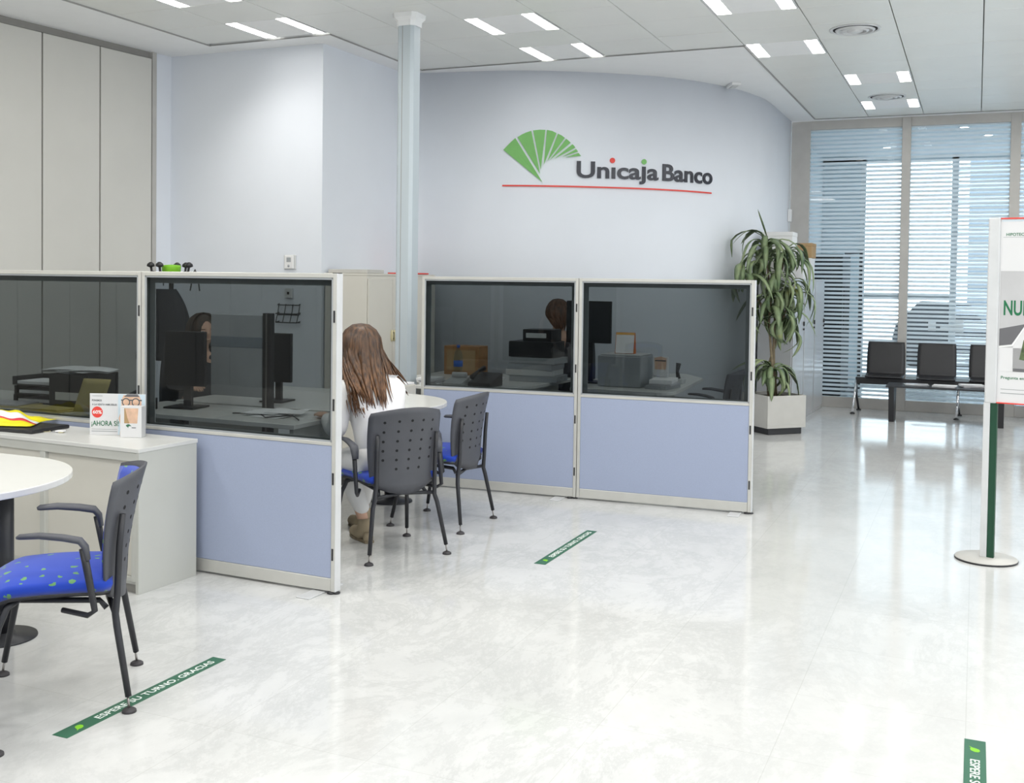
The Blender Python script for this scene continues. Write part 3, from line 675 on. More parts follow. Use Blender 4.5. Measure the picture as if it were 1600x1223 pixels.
# ------------------------------------------------------------------ visitor chair (faces local +Y)
CG = 'visitor chairs with perforated charcoal backs'
def back_fn(u, v):
    # u across 0..1 (left..right), v up 0..1; charcoal shell
    z = .398+.435*v
    hw = .200+.030*v+.010*math.sin(PI*v)
    # rounded lower corners and softly rounded top
    if v < .12: hw *= math.sqrt(max(0, 1-((.12-v)/.12)**2))*.22+.78
    if v > .94: hw *= 1-.05*((v-.94)/.06)**2
    x = (2*u-1)*hw
    y = -.222-.015*v-.062*v**2.2+.085*(2*u-1)**2*(.6+.6*v)
    z2 = z + .03*v**3*(1-(2*u-1)**2) - (.03*(1-(2*u-1)**2) if v < .001 else 0)
    return V((x, y, z2))
def visitor_chair(label, loc, rz):
    t = thing('visitor_chair', label, 'chair', loc, rz, CG)
    mb = MB(); mb.sheet(lambda u, v: back_fn(1-u, v), 18, 16, .010, M['darkshell'])
    # recessed perforations on the outer face
    for r in range(6):
        for c in range(5):
            if r == 5 and c in (0,4): continue
            if r == 0 and c == 4: pass
            u = .17+.165*c; v = .86-.118*r
            p = back_fn(u, v); n = (back_fn(u+.01, v)-p).cross(back_fn(u, v+.01)-p).normalized()
            if n.y > 0: n = -n
            p = p + n*.0006; uu = (back_fn(u+.01,v)-back_fn(u-.01,v)).normalized(); vv = n.cross(uu)
            if vv.z > 0: vv = -vv
            pts = []
            for a in range(10):
                an = 2*PI*a/10; rr = .0068*(1+.35*max(0, math.cos(an)))
                pts.append(p + uu*math.sin(an)*rr*1.15 + vv*math.cos(an)*rr)
            mb.raw([q-n*.004 for q in pts]+[q for q in pts], [tuple(range(9,-1,-1)), tuple(range(10,20))]+[(k,(k+1)%10,(k+1)%10+10,k+10) for k in range(10)], M['hole'])
    mb.build('back_shell', t)
    def pad(u, v):
        p = back_fn(1-(.05+.9*u), .10+.86*v); e = min(u,1-u,v,1-v)
        return p+V((0,.026+.012*min(1,e*6)**.5,0))
    MB().sheet(pad, 16, 14, -.012, M['blue']).build('back_pad', t)
    def seat(u, v):
        # u across, v from rear to front
        x = (2*u-1)*(.212+.01*math.sin(PI*v)); y = -.18+.46*v
        e = 1-(abs(2*u-1))**6
        z = .445+.012*math.cos(2*(2*u-1))+.012*math.sin(PI*v)-.05*max(0,v-.72)**1.5*9+.012*(1-v)
        if v > .9: x *= 1-.10*((v-.9)/.1)**2
        if v < .1: x *= 1-.08*((.1-v)/.1)**2
        z -= .02*(abs(2*u-1))**5
        return V((x, y, z))
    MB().sheet(lambda u, v: seat(u, v), 18, 18, .035, M['blue']).build('seat_cushion', t)
    mb = MB(); mb.sheet(lambda u, v: seat(u, v)-V((0,0,.012+.012*math.sin(PI*u))), 14, 14, .012, M['black'])
    for k in range(7):
        y = -.10+.05*k; mb.tube([(-.19,y,.425),(0,y,.405),(.19,y,.425)], .006, M['black'], 6)
    mb.build('seat_shell', t)
    for s in (-1, 1):
        # rear leg with upright
        MB().tube([(s*.186,-.222,.71),(s*.186,-.212,.60),(s*.186,-.205,.42),(s*.19,-.198,.345),(s*.205,-.205,.30),(s*.243,-.247,.055)], [.011,.0125,.0125,.013,.013,.0115], M['blackmetal'], 12).cyl((s*.243,-.245,.055),(s*.248,-.25,.012),.0045,.0045,M['steel'],8).lathe([(.012,.016),(.020,.012),(.025,.008),(.026,.0),],M['rubber'],(s*.248,-.25,0),20).build('leg', t)
        MB().tube([(s*.17,.13,.415),(s*.195,.165,.395),(s*.215,.19,.33),(s*.246,.243,.055)], [.0125,.013,.013,.0115], M['blackmetal'], 12).cyl((s*.246,.243,.055),(s*.25,.25,.012),.0045,.0045,M['steel'],8).lathe([(.012,.016),(.020,.012),(.025,.008),(.026,.0),],M['rubber'],(s*.25,.25,0),20).build('leg', t)
        # arm: post + pad
        mb = MB(); mb.tube([(s*.20,-.02,.375),(s*.255,-.11,.365),(s*.272,-.135,.385),(s*.272,-.115,.50),(s*.270,-.095,.61)], [.010,.010,.011,.013,.014], M['blackmetal'], 10)
        mb.build('arm_post', t)
        mb = MB(); mb.tube([(s*.270,-.112,.57),(s*.270,-.103,.615),(s*.268,-.085,.638),(s*.262,-.03,.650),(s*.255,.05,.660),(s*.250,.115,.658),(s*.249,.125,.655)], [.019,.025,.027,.026,.024,.020,.010], M['darkshell'], 12, flat=.5, up=(0,0,1)); mb.build('arm_pad', t)
    mb = MB(); mb.tube([(-.196,-.196,.355),(0,-.16,.362),(.196,-.196,.355)], .011, M['blackmetal'], 10).tube([(-.18,.14,.405),(.18,.14,.405)], .011, M['blackmetal'], 10)
    for s in (-1,1): mb.tube([(s*.14,.14,.405),(s*.14,-.14,.385),(s*.15,-.165,.358)], .011, M['blackmetal'], 10)
    mb.build('under_frame', t)
    return t
def face(fx, fy): return math.atan2(-fx, fy)
ch = visitor_chair('blue spotted visitor chair in the left foreground at the rounded table', (-3.135,3.01,0), face(-.77,-.64))
dup(ch, (-3.115,5.42,0), face(-.84,.55), 'visitor chair the woman in white is sitting on', CG)
dup(ch, (-3.165,6.21,0), face(-1,.0), 'empty visitor chair to the right of the seated woman, in front of the blue partition', CG)
dup(ch, (-3.17,2.27,0), face(.0,1), 'visitor chair at the bottom left corner of which only one foot shows', CG)
dup(ch, (-2.06,9.0,0), face(-1,.0), 'visitor chair seen dimly through the smoked glass next to the plant', CG)

# ------------------------------------------------------------------ desks
def desk_end(cx, cy, r, xl, z=.74):
    return arc(cx, cy, r, -PI/2, PI/2, 28)+[(xl, cy+r),(xl, cy-r)]
def desk(name, label, poly, ped, extra=(), z=.74):
    cx = sum(p[0] for p in poly)/len(poly); cy = sum(p[1] for p in poly)/len(poly)
    t = thing(name, label, 'desk', (cx,cy,0))
    MB().prism([(x-cx,y-cy) for x,y in poly], z-.028, z, M['desk'], .003).build('desktop', t)
    for (px, py) in ped:
        MB().lathe([(.148,0),(.146,.008),(.06,.018),(.052,.03)], M['blackmetal'], (px-cx,py-cy,0), 36).lathe([(.052,.03),(.052,z-.04)], M['blackmetal'], (px-cx,py-cy,0), 24).box(px-cx-.10,px-cx+.10,py-cy-.10,py-cy+.10,z-.05,z-.028,M['blackmetal'],.004).build('pedestal', t)
    for (x0,x1,y0,y1) in extra:
        MB().box(x0-cx,x1-cx,y0-cy,y1-cy,0,z-.028,M['cabinet'],.004).build('panel_leg', t)
    return t
desk('meeting_desk', 'white desk with a rounded end at the left edge of the photo', desk_end(-3.97,3.08,.565,-5.6), [(-3.86,3.36)], [(-5.58,-5.55,2.6,3.55)])
desk('meeting_desk', 'white desk with a rounded end in front of the seated woman', desk_end(-3.86,6.34,.58,-4.98), [(-3.79,6.63)], [(-4.95,-4.92,5.85,6.85)])
desk('side_desk', 'white side desk with papers right behind the smoked glass of the nearest partition', [(-3.56,5.10),(-3.56,5.69),(-5.0,5.69),(-5.0,5.14)], [], [(-3.62,-3.59,5.14,5.66),(-4.97,-4.94,5.18,5.66)])
desk('side_desk', 'desk carrying the heap of trays and folders behind the smoked glass at the left', [(-5.05,4.80),(-5.05,5.60),(-6.6,5.66),(-6.6,4.86)], [], [(-5.11,-5.08,4.84,5.56),(-6.57,-6.54,4.9,5.6)])
desk('office_desk', 'desk with the water bottle and papers behind the far partition', [(-3.42,7.52),(-3.25,7.9),(-3.2,8.8),(-4.5,8.8),(-4.5,7.75),(-4.1,7.75),(-4.1,7.5)], [], [(-4.45,-4.42,7.8,8.7),(-3.35,-3.32,7.9,8.7)])
desk('office_desk', 'desk with the printer and brochures behind the far partition, next to the plant', [(-2.95,7.98),(-2.35,7.95)]+arc(-2.28,8.12,.16,-PI/2,0,6)+[(-2.2,9.35),(-2.45,9.72),(-3.1,9.72)], [], [(-2.92,-2.89,8.1,9.5),(-2.5,-2.47,8.2,9.4)])

# ------------------------------------------------------------------ tall cupboards by the column
def cupboard(loc, label, w=.88, h=1.61, d=.44):
    t = thing('tall_cupboard', label, 'cupboard', loc, 0, 'tall cupboards')
    MB().box(0,d,0,w,.0,h-.0,M['cab_beige'],.002).box(-.005,d+.006,-.003,w+.003,h,h+.02,M['cab_beige'],.002).build('body', t)
    for a, b, hy in ((.012,w/2-.003,w/2-.022),(w/2+.003,w-.012,w/2+.022)):
        dd = MB().box(d+.001,d+.018,a,b,.06,h-.03,M['cab_beige'],.003).build('door', t)
        o = MB().ell((d+.022,hy,1.055),(.022,.018,.055),M['brass'],seg=16,ring=10).box(d+.04,d+.046,hy-.003,hy+.003,1.02,1.09,M['hole']).build('handle', dd)
    return t
cupboard((-5.445,8.27,0), 'tall cream cupboard with oval handles left of the column')
cupboard((-5.445,9.17,0), 'tall cream cupboard behind the column, farther from the camera', w=.40)
tag(MB().box(-5.43,-5.02,8.30,8.60,1.631,1.665,M['planter'],.003).build('flat_box'), 'flat grey-white box lying on the tall cupboard', 'box')
tag(MB().box(-5.3,-4.99,9.15,9.42,1.631,1.645,M['logo_red'],.002).build('red_folder'), 'thin red folder lying on the cupboard beside the column', 'folder')
t = thing('desk_printer', 'small beige office machine with a dark opening beside the column, paper on top', 'printer', (-3.97,7.08,0))
MB().box(-.09,.07,-.10,.10,0,.785,M['cab_beige'],.008,seg=2).box(.0,.035,-.103,-.10,.685,.738,M['wood']).build('body', t)
MB().box(-.07,.06,-.09,.09,.786,.80,M['paper'],.002).build('paper_stack', t)

# ------------------------------------------------------------------ things behind the left partition
def stack_thing(name, label, cat, loc, rz, layers, group=None):
    t = thing(name, label, cat, loc, rz, group); z = 0
    mb = MB(); rnd = random.Random(hash(label) % 1000 if False else len(label))
    for (w_, d_, h_, m_) in layers:
        a = rnd.uniform(-.12,.12); mb.box(-w_/2, w_/2, -d_/2, d_/2, z, z+h_, M[m_], min(.002,h_*.3), mtx=Matrix.Translation((rnd.uniform(-.02,.02),rnd.uniform(-.01,.01),0))@Matrix.Rotation(a,4,'Z')); z += h_+.0004
    mb.build('sheets', t); return t
def tray(loc, rz, label):
    t = thing('letter_tray', label, 'letter tray', loc, rz, 'black letter trays')
    mb = MB(); mb.box(-.17,.17,-.13,.13,0,.004,M['black']).box(-.17,-.165,-.13,.13,0,.055,M['black']).box(.165,.17,-.13,.13,0,.055,M['black']).box(-.17,.17,.125,.13,0,.055,M['black']).build('shell', t)
    MB().box(-.15,.15,-.11,.11,.006,.026,M['paper'],.001).build('paper_stack', t); return t
tr = tray((-5.62,5.27,.7405),.05,'bottom black letter tray of the stack behind the left glass')
dup(tr,(-5.61,5.27,.7985),.08,'middle black letter tray of the stack behind the left glass')
dup(tr,(-5.63,5.27,.8565),.02,'top black letter tray of the stack behind the left glass')
t = thing('monitor_box', 'dark storage box under the loose papers behind the left glass', 'box', (-5.24,5.20,.7405), .06); MB().box(-.155,.155,-.14,.14,0,.215,M['black'],.004).box(-.10,.10,-.143,-.14,.05,.10,M['paper']).build('body', t)
t = thing('loose_papers', 'loose sheets of paper fanned out on the top of the heap behind the left glass', 'papers', (-5.27,5.18,.956), .1)
mb = MB(); rnd = random.Random(4)
for i in range(7):
    a = rnd.uniform(-.4,.4); ox = rnd.uniform(-.12,.14); b = rnd.uniform(.01,.02)
    mb.sheet(lambda u, v, a=a, ox=ox, i=i, b=b: Matrix.Rotation(a,3,'Z')@V(((u-.5)*.30, (v-.5)*.21, 0))+V((ox, 0, .0016+.003*i+b*math.sin(PI*u)*(.5+v*.5))), 8, 4, .0008, M['paper'])
mb.build('sheets', t)
t = thing('ochre_folder', 'ochre folder leaning out of the heap behind the left glass', 'folder', (-4.98,4.99,.742), .1)
MB().sheet(lambda u, v: V(((u-.5)*.20+.03*v, .03-.06*(1-v)+.01*math.sin(3*u), .20*v)), 6, 6, .004, M['paper_y']).build('cover', t)
stack_thing('folder_stack', 'flat ochre and grey folders on the desk behind the yellow bag', 'folders', (-5.70,4.98,.7405), .15, [(.42,.20,.012,'paper_y'),(.40,.19,.010,'magazine')])
stack_thing('folder_stack', 'ochre envelopes on the desk behind the advertising card', 'folders', (-5.28,4.93,.7405), -.1, [(.34,.16,.008,'paper_y'),(.32,.15,.01,'paper_y')])
t = thing('desk_phone', 'dark office phone next to the heap behind the left glass', 'phone', (-4.80,5.20,.7405), .2)
MB().raw([(-.08,-.1,0),(.08,-.1,0),(.08,.1,0),(-.08,.1,0),(-.08,-.1,.02),(.08,-.1,.02),(.08,.1,.07),(-.08,.1,.07)],[(3,2,1,0),(4,5,6,7),(0,1,5,4),(1,2,6,5),(2,3,7,6),(3,0,4,7)],M['black']).build('base', t); MB().tube([(-.05,-.09,.06),(-.05,0,.095),(-.05,.09,.10)],[.022,.012,.022],M['black']).build('handset', t)
def monitor(loc, rz, label, w=.50, h=.31, lift=.12, foot=True):
    t = thing('computer_monitor', label, 'monitor', loc, rz, 'computer monitors')
    MB().box(-w/2,w/2,-.02,.012,lift,lift+h,M['black'],.006,seg=2).build('screen_housing', t)
    MB().box(-w/2+.015,w/2-.015,-.0215,-.0195,lift+.02,lift+h-.015,M['dark_metal']).build('screen', t)
    MB().box(-.03,.03,.012,.04,.01,lift+h*.6,M['black'],.004).box(-.11,.11,-.09,.10,0,.012,M['black'],.004,seg=2).build('stand', t)
    return t
m1 = monitor((-4.63,5.45,.7405), .12, 'black monitor behind the nearest partition, left of the grey divider', w=.29, h=.35, lift=.14)
t = thing('desk_divider', 'grey divider panel with a dark post between the desks behind the nearest partition', 'divider', (-4.20,5.725,0), 0)
MB().box(-.45,-.03,-.012,.012,.80,1.335,M['grey'],.003).box(-.45,-.03,-.014,.014,1.12,1.19,M['outside_wall'],.002).build('panel', t); MB().box(-.03,.035,-.022,.022,0,1.35,M['black'],.003).build('post', t); MB().box(-.002,.010,-.027,-.022,.5,1.345,M['steel'],.001).build('highlight_strip', t)
m2 = dup(m1, (-4.34,6.02,.7405), .1, 'black monitor right of the grey divider behind the nearest partition', 'computer monitors')
m2.scale = (.78,1,.95)
t = thing('cable_papers', 'crumpled white papers and dark cables on the side desk behind the glass', 'papers', (-3.86,5.42,.7405), -.1)
mb = MB(); rnd = random.Random(9)
for i in range(5):
    a = rnd.uniform(-.8,.8); ox, oy = rnd.uniform(-.14,.16), rnd.uniform(-.1,.1)
    mb.sheet(lambda u, v, a=a, ox=ox, oy=oy, i=i: Matrix.Rotation(a,3,'Z')@V(((u-.5)*.24, (v-.5)*.17, 0))+V((ox, oy, .002+.004*i+.012*abs(math.sin(4*u+i))*v)), 10, 6, .0008, M['paper'])
mb.build('sheets', t)
MB().tube([(-.3,-.12,.006),(-.15,-.05,.012),(0,-.16,.006),(.14,-.08,.02),(.24,-.14,.006)],.004,M['black'],6).build('cable', t)
# coat stand
t = thing('coat_stand', 'coat stand with black mushroom hooks and a green top poking above the partition', 'coat stand', (-6.35,7.28,0))
MB().cyl((0,0,0),(0,0,1.60),.02,.02,M['black'],16).lathe([(.19,0),(.19,.012),(.03,.03),(.021,.05)],M['black'],n=36).build('pole', t)
MB().lathe([(.02,1.58),(.075,1.60),(.08,1.66),(.075,1.675),(.0201,1.68)], M['lime'], n=28).build('green_head', t)
for a, r, z in ((0,.19,1.69),(2.0,.17,1.69),(3.3,.20,1.69),(4.6,.13,1.69),(1.1,.13,1.69)):
    x, y_ = r*math.cos(a), r*math.sin(a)
    MB().tube([(0,0,1.60),(x*.6,y_*.6,1.60),(x*.95,y_*.95,1.62),(x,y_,z-.02)], .011, M['black'], 8).lathe([(.01,z-.035),(.034,z-.025),(.030,z-.005),(.012,z+.01),(.001,z+.012)], M['black'], (x,y_,0), 16).build('hook', t)
t = thing('hanging_coat', 'dark padded coat hanging on the coat stand behind the glass', 'coat', (-6.33,7.16,0))
def coat(u, v):
    a = 2*PI*u; z = 1.47-.60*v; w_ = .12+.15*min(1,v*2.2)+.02*math.sin(8*v); return V((math.cos(a)*w_*(1+.05*math.sin(5*a)), math.sin(a)*(.05+.05*min(1,v*2)) , z))
MB().sheet(coat, 32, 14, -.006, M['charcoal_cloth']).tube([(0,.0,1.50),(.0,.0,1.545),(.01,.03,1.575),(0,.05,1.56)],.005,M['charcoal_cloth'],6).build('cloth', t)
t = thing('hanging_strap', 'thin dark strap loop hanging right of the coat behind the glass', 'strap', (-6.08,7.26,0)); MB().tube([(-.05,0,1.46),(-.02,.0,1.60),(.0,0,1.64),(.03,.0,1.58),(.05,0,1.46)],.006,M['black'],6).build('strap', t); 

# ------------------------------------------------------------------ things behind the far partition
ZD = .7405
t = thing('water_bottle', 'clear water bottle with a blue cap behind the far partition', 'bottle', (-4.06,8.22,ZD))
MB().lathe([(.036,0),(.04,.01),(.039,.06),(.035,.08),(.039,.10),(.04,.18),(.03,.225),(.014,.25),(.013,.262)], M['bottle'], n=24).build('body', t); MB().lathe([(.015,.262),(.015,.285),(.001,.286)], M['blue_label'], n=16).build('cap', t); MB().lathe([(.0402,.10),(.0402,.15)], M['blue_label'], n=24).build('label_band', t)
t = thing('wooden_box', 'brown wooden box standing behind the water bottle', 'box', (-4.18,8.62,ZD)); MB().box(-.17,.17,-.10,.10,0,.255,M['wood'],.004).box(-.14,.14,-.103,-.10,.04,.22,M['carton'],.002).build('body', t)
stack_thing('paper_stack','papers at the left end of the desk behind the far partition','papers',(-4.0,7.63,ZD),.0,[(.16,.2,.02,'paper'),(.16,.2,.015,'magazine'),(.16,.2,.02,'paper')])
stack_thing('paper_stack','loose papers in front of the wooden box behind the far partition','papers',(-3.80,8.15,ZD),-.3,[(.30,.21,.01,'paper'),(.28,.2,.01,'paper'),(.3,.21,.006,'paper')])
t = thing('desk_calculator', 'grey calculating machine on the desk in front of the water bottle', 'calculator', (-3.81,7.68,ZD), .1); MB().raw([(-.08,-.1,0),(.08,-.1,0),(.08,.1,0),(-.08,.1,0),(-.08,-.1,.02),(.08,-.1,.02),(.08,.1,.06),(-.08,.1,.06)],[(3,2,1,0),(4,5,6,7),(0,1,5,4),(1,2,6,5),(2,3,7,6),(3,0,4,7)],M['lightgrey']).build('body', t); MB().cyl((-.06,.08,.075),(.06,.08,.075),.022,.022,M['paper'],14).build('paper_roll', t)
t = thing('office_phone', 'dark grey office phone at the desk edge behind the far partition', 'phone', (-3.58,7.74,ZD), -.1); MB().raw([(-.1,-.1,0),(.1,-.1,0),(.1,.1,0),(-.1,.1,0),(-.1,-.1,.03),(.1,-.1,.03),(.1,.1,.10),(-.1,.1,.10)],[(3,2,1,0),(4,5,6,7),(0,1,5,4),(1,2,6,5),(2,3,7,6),(3,0,4,7)],M['black']).build('body', t); MB().tube([(-.07,-.09,.07),(-.07,0,.11),(-.07,.1,.13)],[.022,.012,.022],M['black']).build('handset', t)
stack_thing('binder_stack','grey stack of binders under the black boxes behind the far partition','binders',(-3.40,8.38,ZD),.0,[(.42,.3,.05,'grey'),(.42,.3,.05,'lightgrey'),(.4,.3,.05,'grey'),(.41,.29,.05,'grey')])
t = thing('black_file_box', 'black file box lying on the stack of binders, behind the far partition', 'file box', (-3.40,8.38,.945), .02); MB().box(-.20,.20,-.14,.14,0,.13,M['black'],.004).box(-.19,-.1,-.143,-.14,.03,.09,M['dark_metal']).build('body', t)
t = thing('black_file_box', 'black file box standing on the lower one near the dim head, behind the far partition', 'file box', (-3.36,8.40,1.0755), .02); MB().box(-.13,.13,-.12,.12,0,.10,M['black'],.004).box(-.10,.08,-.123,-.12,.03,.07,M['lightgrey']).build('body', t)
m3 = monitor((-2.96,8.45,ZD), -.05, 'large black monitor in the middle of the far smoked glass', w=.40, h=.35, lift=.33)
t = thing('office_printer', 'grey printer on the desk behind the far partition, calendar on its top', 'printer', (-2.60,8.36,ZD), 0.0)
MB().box(-.19,.17,-.18,.18,0,.25,M['grey'],.01,seg=2).build('body', t); MB().box(-.17,.16,-.16,.15,.251,.262,M['lightgrey'],.003).build('lid', t)
t = thing('desk_calendar', 'orange and white desk calendar tent standing on the printer', 'calendar', (-2.60,8.32,1.004), .1)
MB().raw([(-.08,-.04,0),(.08,-.04,0),(.08,.04,0),(-.08,.04,0),(-.08,0,.17),(.08,0,.17)],[(3,2,1,0),(0,1,5,4),(2,3,4,5),(1,2,5),(3,0,4)],M['orange']).build('stand', t); MB().raw([(-.075,-.0415,.004),(.072,-.0415,.004),(.072,-.006,.15),(-.075,-.006,.15),(-.075,-.043,.004),(.072,-.043,.004),(.072,-.0075,.15),(-.075,-.0075,.15)],[(0,1,2,3),(7,6,5,4),(0,4,5,1),(1,5,6,2),(2,6,7,3),(3,7,4,0)],M['paper']).build('page', t)
MB().raw([(-.076,-.0085,.135),(.073,-.0085,.135),(.073,-.001,.168),(-.076,-.001,.168),(-.076,-.0105,.135),(.073,-.0105,.135),(.073,-.003,.168),(-.076,-.003,.168)],[(0,1,2,3),(7,6,5,4),(0,4,5,1),(1,5,6,2),(2,6,7,3),(3,7,4,0)],M['amber']).build('header_strip', t)
t = thing('brochure_holder', 'white brochure holder with a face picture on stacked papers behind the far partition', 'brochure holder', (-2.33,8.42,.8205), .05)
MB().box(-.06,.06,-.02,.02,0,.16,M['poster'],.002).build('box', t); F = frame_mtx((0,-.0203,0),(1,0,0),(0,0,1),(0,-1,0)); mb = MB(); plate(mb,[(-.045,.06),(.045,.06),(.05,.15),(.0,.165),(-.05,.15)],M['skin_print'],.0006,mtx=F); plate(mb,[(-.045,.125),(.045,.125),(.045,.135),(-.045,.135)],M['dark_print'],.001,mtx=F); mb.build('print', t)
stack_thing('paper_stack','stack of white and dark folders under the brochure holder','papers',(-2.28,8.30,ZD),-.02,[(.18,.3,.03,'grey'),(.18,.3,.015,'magazine'),(.18,.3,.03,'paper')])
t = thing('telephone_handset', 'upright dark handset in a cradle at the right of the desk behind the far glass', 'phone', (-2.27,8.75,ZD), 0); MB().box(-.05,.05,-.05,.05,0,.04,M['lightgrey'],.006).build('cradle', t); MB().tube([(0,0,.04),(-.01,0,.10),(0,.0,.17)],[.02,.014,.022],M['black']).build('handset', t)

# ------------------------------------------------------------------ people
def skin_obj(name, nodes, edges, m, parent, root=0, sub=2):
    me = bpy.data.meshes.new(name); me.from_pydata([n[0] for n in nodes], edges, []); me.update()
    o = bpy.data.objects.new(name, me); C.objects.link(o); o.parent = parent
    sk = o.modifiers.new('Skin', 'SKIN'); sk.use_smooth_shade = True
    if not me.skin_vertices: bm = bmesh.new(); bm.from_mesh(me); bm.verts.layers.skin.verify(); bm.to_mesh(me); bm.free()
    for i, n in enumerate(nodes):
        r = n[1] if isinstance(n[1], tuple) else (n[1], n[1]); me.skin_vertices[0].data[i].radius = r; me.skin_vertices[0].data[i].use_root = (i == root)
    ss = o.modifiers.new('Sub', 'SUBSURF'); ss.levels = sub; ss.render_levels = sub
    dg = bpy.context.evaluated_depsgraph_get(); dg.update(); m2 = bpy.data.meshes.new_from_object(o.evaluated_get(dg))
    o.modifiers.clear(); o.data = m2; m2.name = name; m2.materials.clear(); m2.materials.append(m)
    for p in m2.polygons: p.use_smooth = True; p.material_index = 0
    return o
class Fig:
    """skeleton in a frame: f = facing, r = figure's right"""
    def __init__(s, t, fx, fy): s.t = t; s.f = V((fx,fy,0)).normalized(); s.r = V((s.f.y,-s.f.x,0)); s.o = V(t.location)
    def p(s, r, f, z): return s.r*r+s.f*f+V((0,0,z))
def head_mesh(fig, c, hs, tilt, m, parent, name='head'):
    """head with face, in the figure's frame, centre c (local), hs = half height"""
    b = bmesh.new(); bmesh.ops.create_uvsphere(b, u_segments=32, v_segments=24, radius=1)
    for v in b.verts:
        x, y, z = v.co
        w_ = .68*(1-.28*max(0,-z)**1.5); X = x*w_; Y = y*.85; Z = z
        if y > 0:
            Y *= 1-.10*max(0,-z)
            n_ = math.exp(-((x/.14)**2))*math.exp(-(((z+.10)/.20)**2)); Y += .22*n_*max(0,y)
            e_ = math.exp(-(((abs(x)-.33)/.14)**2))*math.exp(-(((z-.03)/.10)**2)); Y -= .09*e_
            Y += .05*math.exp(-((x/.26)**2))*math.exp(-(((z+.48)/.09)**2))+.06*math.exp(-((x/.2)**2))*math.exp(-(((z+.82)/.14)**2))
        v.co = V((X, Y, Z))
    for sgn in (-1, 1):
        e = bmesh.new(); bmesh.ops.create_uvsphere(e, u_segments=10, v_segments=8, radius=1)
        for v in e.verts: v.co = V((sgn*.68+v.co.x*.07, -.05+v.co.y*.16, -.05+v.co.z*.26))
        me = bpy.data.meshes.new('_e'); e.to_mesh(me); e.free(); b.from_mesh(me); bpy.data.meshes.remove(me)
    R = Matrix.Rotation(tilt, 4, 'X'); mt = frame_mtx(c, fig.r*hs, fig.f*hs, (0,0,hs))@R
    mb = MB(); mb._merge(b, m, mt, True)
    for sgn in (-1, 1):
        mb.ell((sgn*.33,.74,.03),(.11,.06,.055),M['paper'],mt,12,8); mb.ell((sgn*.33,.79,.03),(.05,.03,.05),M['hole'],mt,10,6); mb.box(sgn*.33-.15,sgn*.33+.15,.79,.84,.17,.21,M['hair_dark'],.01,mt)
    mb.ell((0,.80,-.48),(.20,.05,.05),M['red'] if False else M['skin_print'],mt,12,8)
    return mb.build(name, parent)
def hand_nodes(base, dirv, up, size, nodes, edges, attach, spread_dir, curl=.5):
    d = dirv.normalized(); s_ = spread_dir.normalized(); u = up.normalized()
    palm = len(nodes); nodes.append((base+d*.045*size, (.030*size,.014*size))); edges.append((attach, palm))
    return palm
def fingers(mb, base, d, s_, u, m, curl=.35, thumb=1):
    """five separate tapered bent fingers rooted inside the palm"""
    for k, (off, L) in enumerate(((-.030,.068),(-.010,.078),(.010,.074),(.030,.060))):
        p = base+s_*off*.85; pts = [p]; dd = d.copy()
        for j, sg in enumerate((.45,.32,.23)):
            dd = (dd-u*math.tan(curl*(.5+.5*j))*.6).normalized(); pts.append(pts[-1]+dd*L*sg)
        mb.tube(pts, [.0092,.0085,.0075,.0055], m, 8)
    p = base-d*.05+s_*thumb*.03; mb.tube([p, p+s_*thumb*.022+d*.02, p+s_*thumb*.030+d*.045, p+s_*thumb*.026+d*.066], [.012,.0105,.0095,.0065], m, 8)
# --- the woman at the desk
W0 = V((-3.15,5.37,0)); t = thing('person', 'woman with long brown hair in a white blouse leaning over the desk, seen from behind', 'person', tuple(W0))
F_ = Fig(t, -.84, .55); P = F_.p
pelvis = P(0,0,.56); waist = P(0,.03,.70); chest = P(.01,.10,.84); nb = P(.015,.165,.985); nk = P(.0,.21,1.05); hd = P(-.01,.265,1.165)
Ls = P(-.165,.14,.94); Rs = P(.185,.15,.94); Le = P(-.23,.10,.69); Re = P(.27,.40,.79); Lw = P(-.20,.33,.765); Rw = P(.14,.60,.775)
Lh = P(-.12,.0,.535); Rh = P(.10,.02,.54); Lk = P(-.075,.34,.50); Rk = P(.12,.42,.52); La = P(.035,.265,.10); Ra = P(.15,.53,.09)
Lt = P(.04,.42,.03); Rt = P(.15,.65,.03)
nodes = [(pelvis-V((0,0,.02)),(.07,.06)),(waist,(.08,.065)),(chest,(.10,.07)),(nb,(.065,.05)),(nk,.045),(hd,.06),(Ls,.045),(Le,.028),(Lw,.024),(Rs,.045),(Re,.028),(Rw,.024),(Lh-V((0,0,.035)),.04),(Lk,.045),(La,.034),(Rh-V((0,0,.035)),.04),(Rk,.045),(Ra,.034)]
edges = [(0,1),(1,2),(2,3),(3,4),(4,5),(2,6),(6,7),(7,8),(2,9),(9,10),(10,11),(0,12),(12,13),(13,14),(0,15),(15,16),(16,17)]
body = skin_obj('body', nodes, edges, M['skin'], t)
mb = MB()
for wr, el, th_ in ((Lw,Le,1),(Rw,Re,-1)):
    d = (wr-el).normalized(); d = V((d.x,d.y,0)).normalized(); s_ = V((d.y,-d.x,0))
    mb.tube([wr-d*.01, wr+d*.03, wr+d*.075, wr+d*.09], [.022,.036,.040,.03], M['skin'], 14, flat=.42, up=(0,0,1))
    fingers(mb, wr+d*.075, d, s_, V((0,0,1)), M['skin'], .25, thumb=th_)
mb.build('hands', t)
head_mesh(F_, hd, .115, -.35, M['skin'], t)
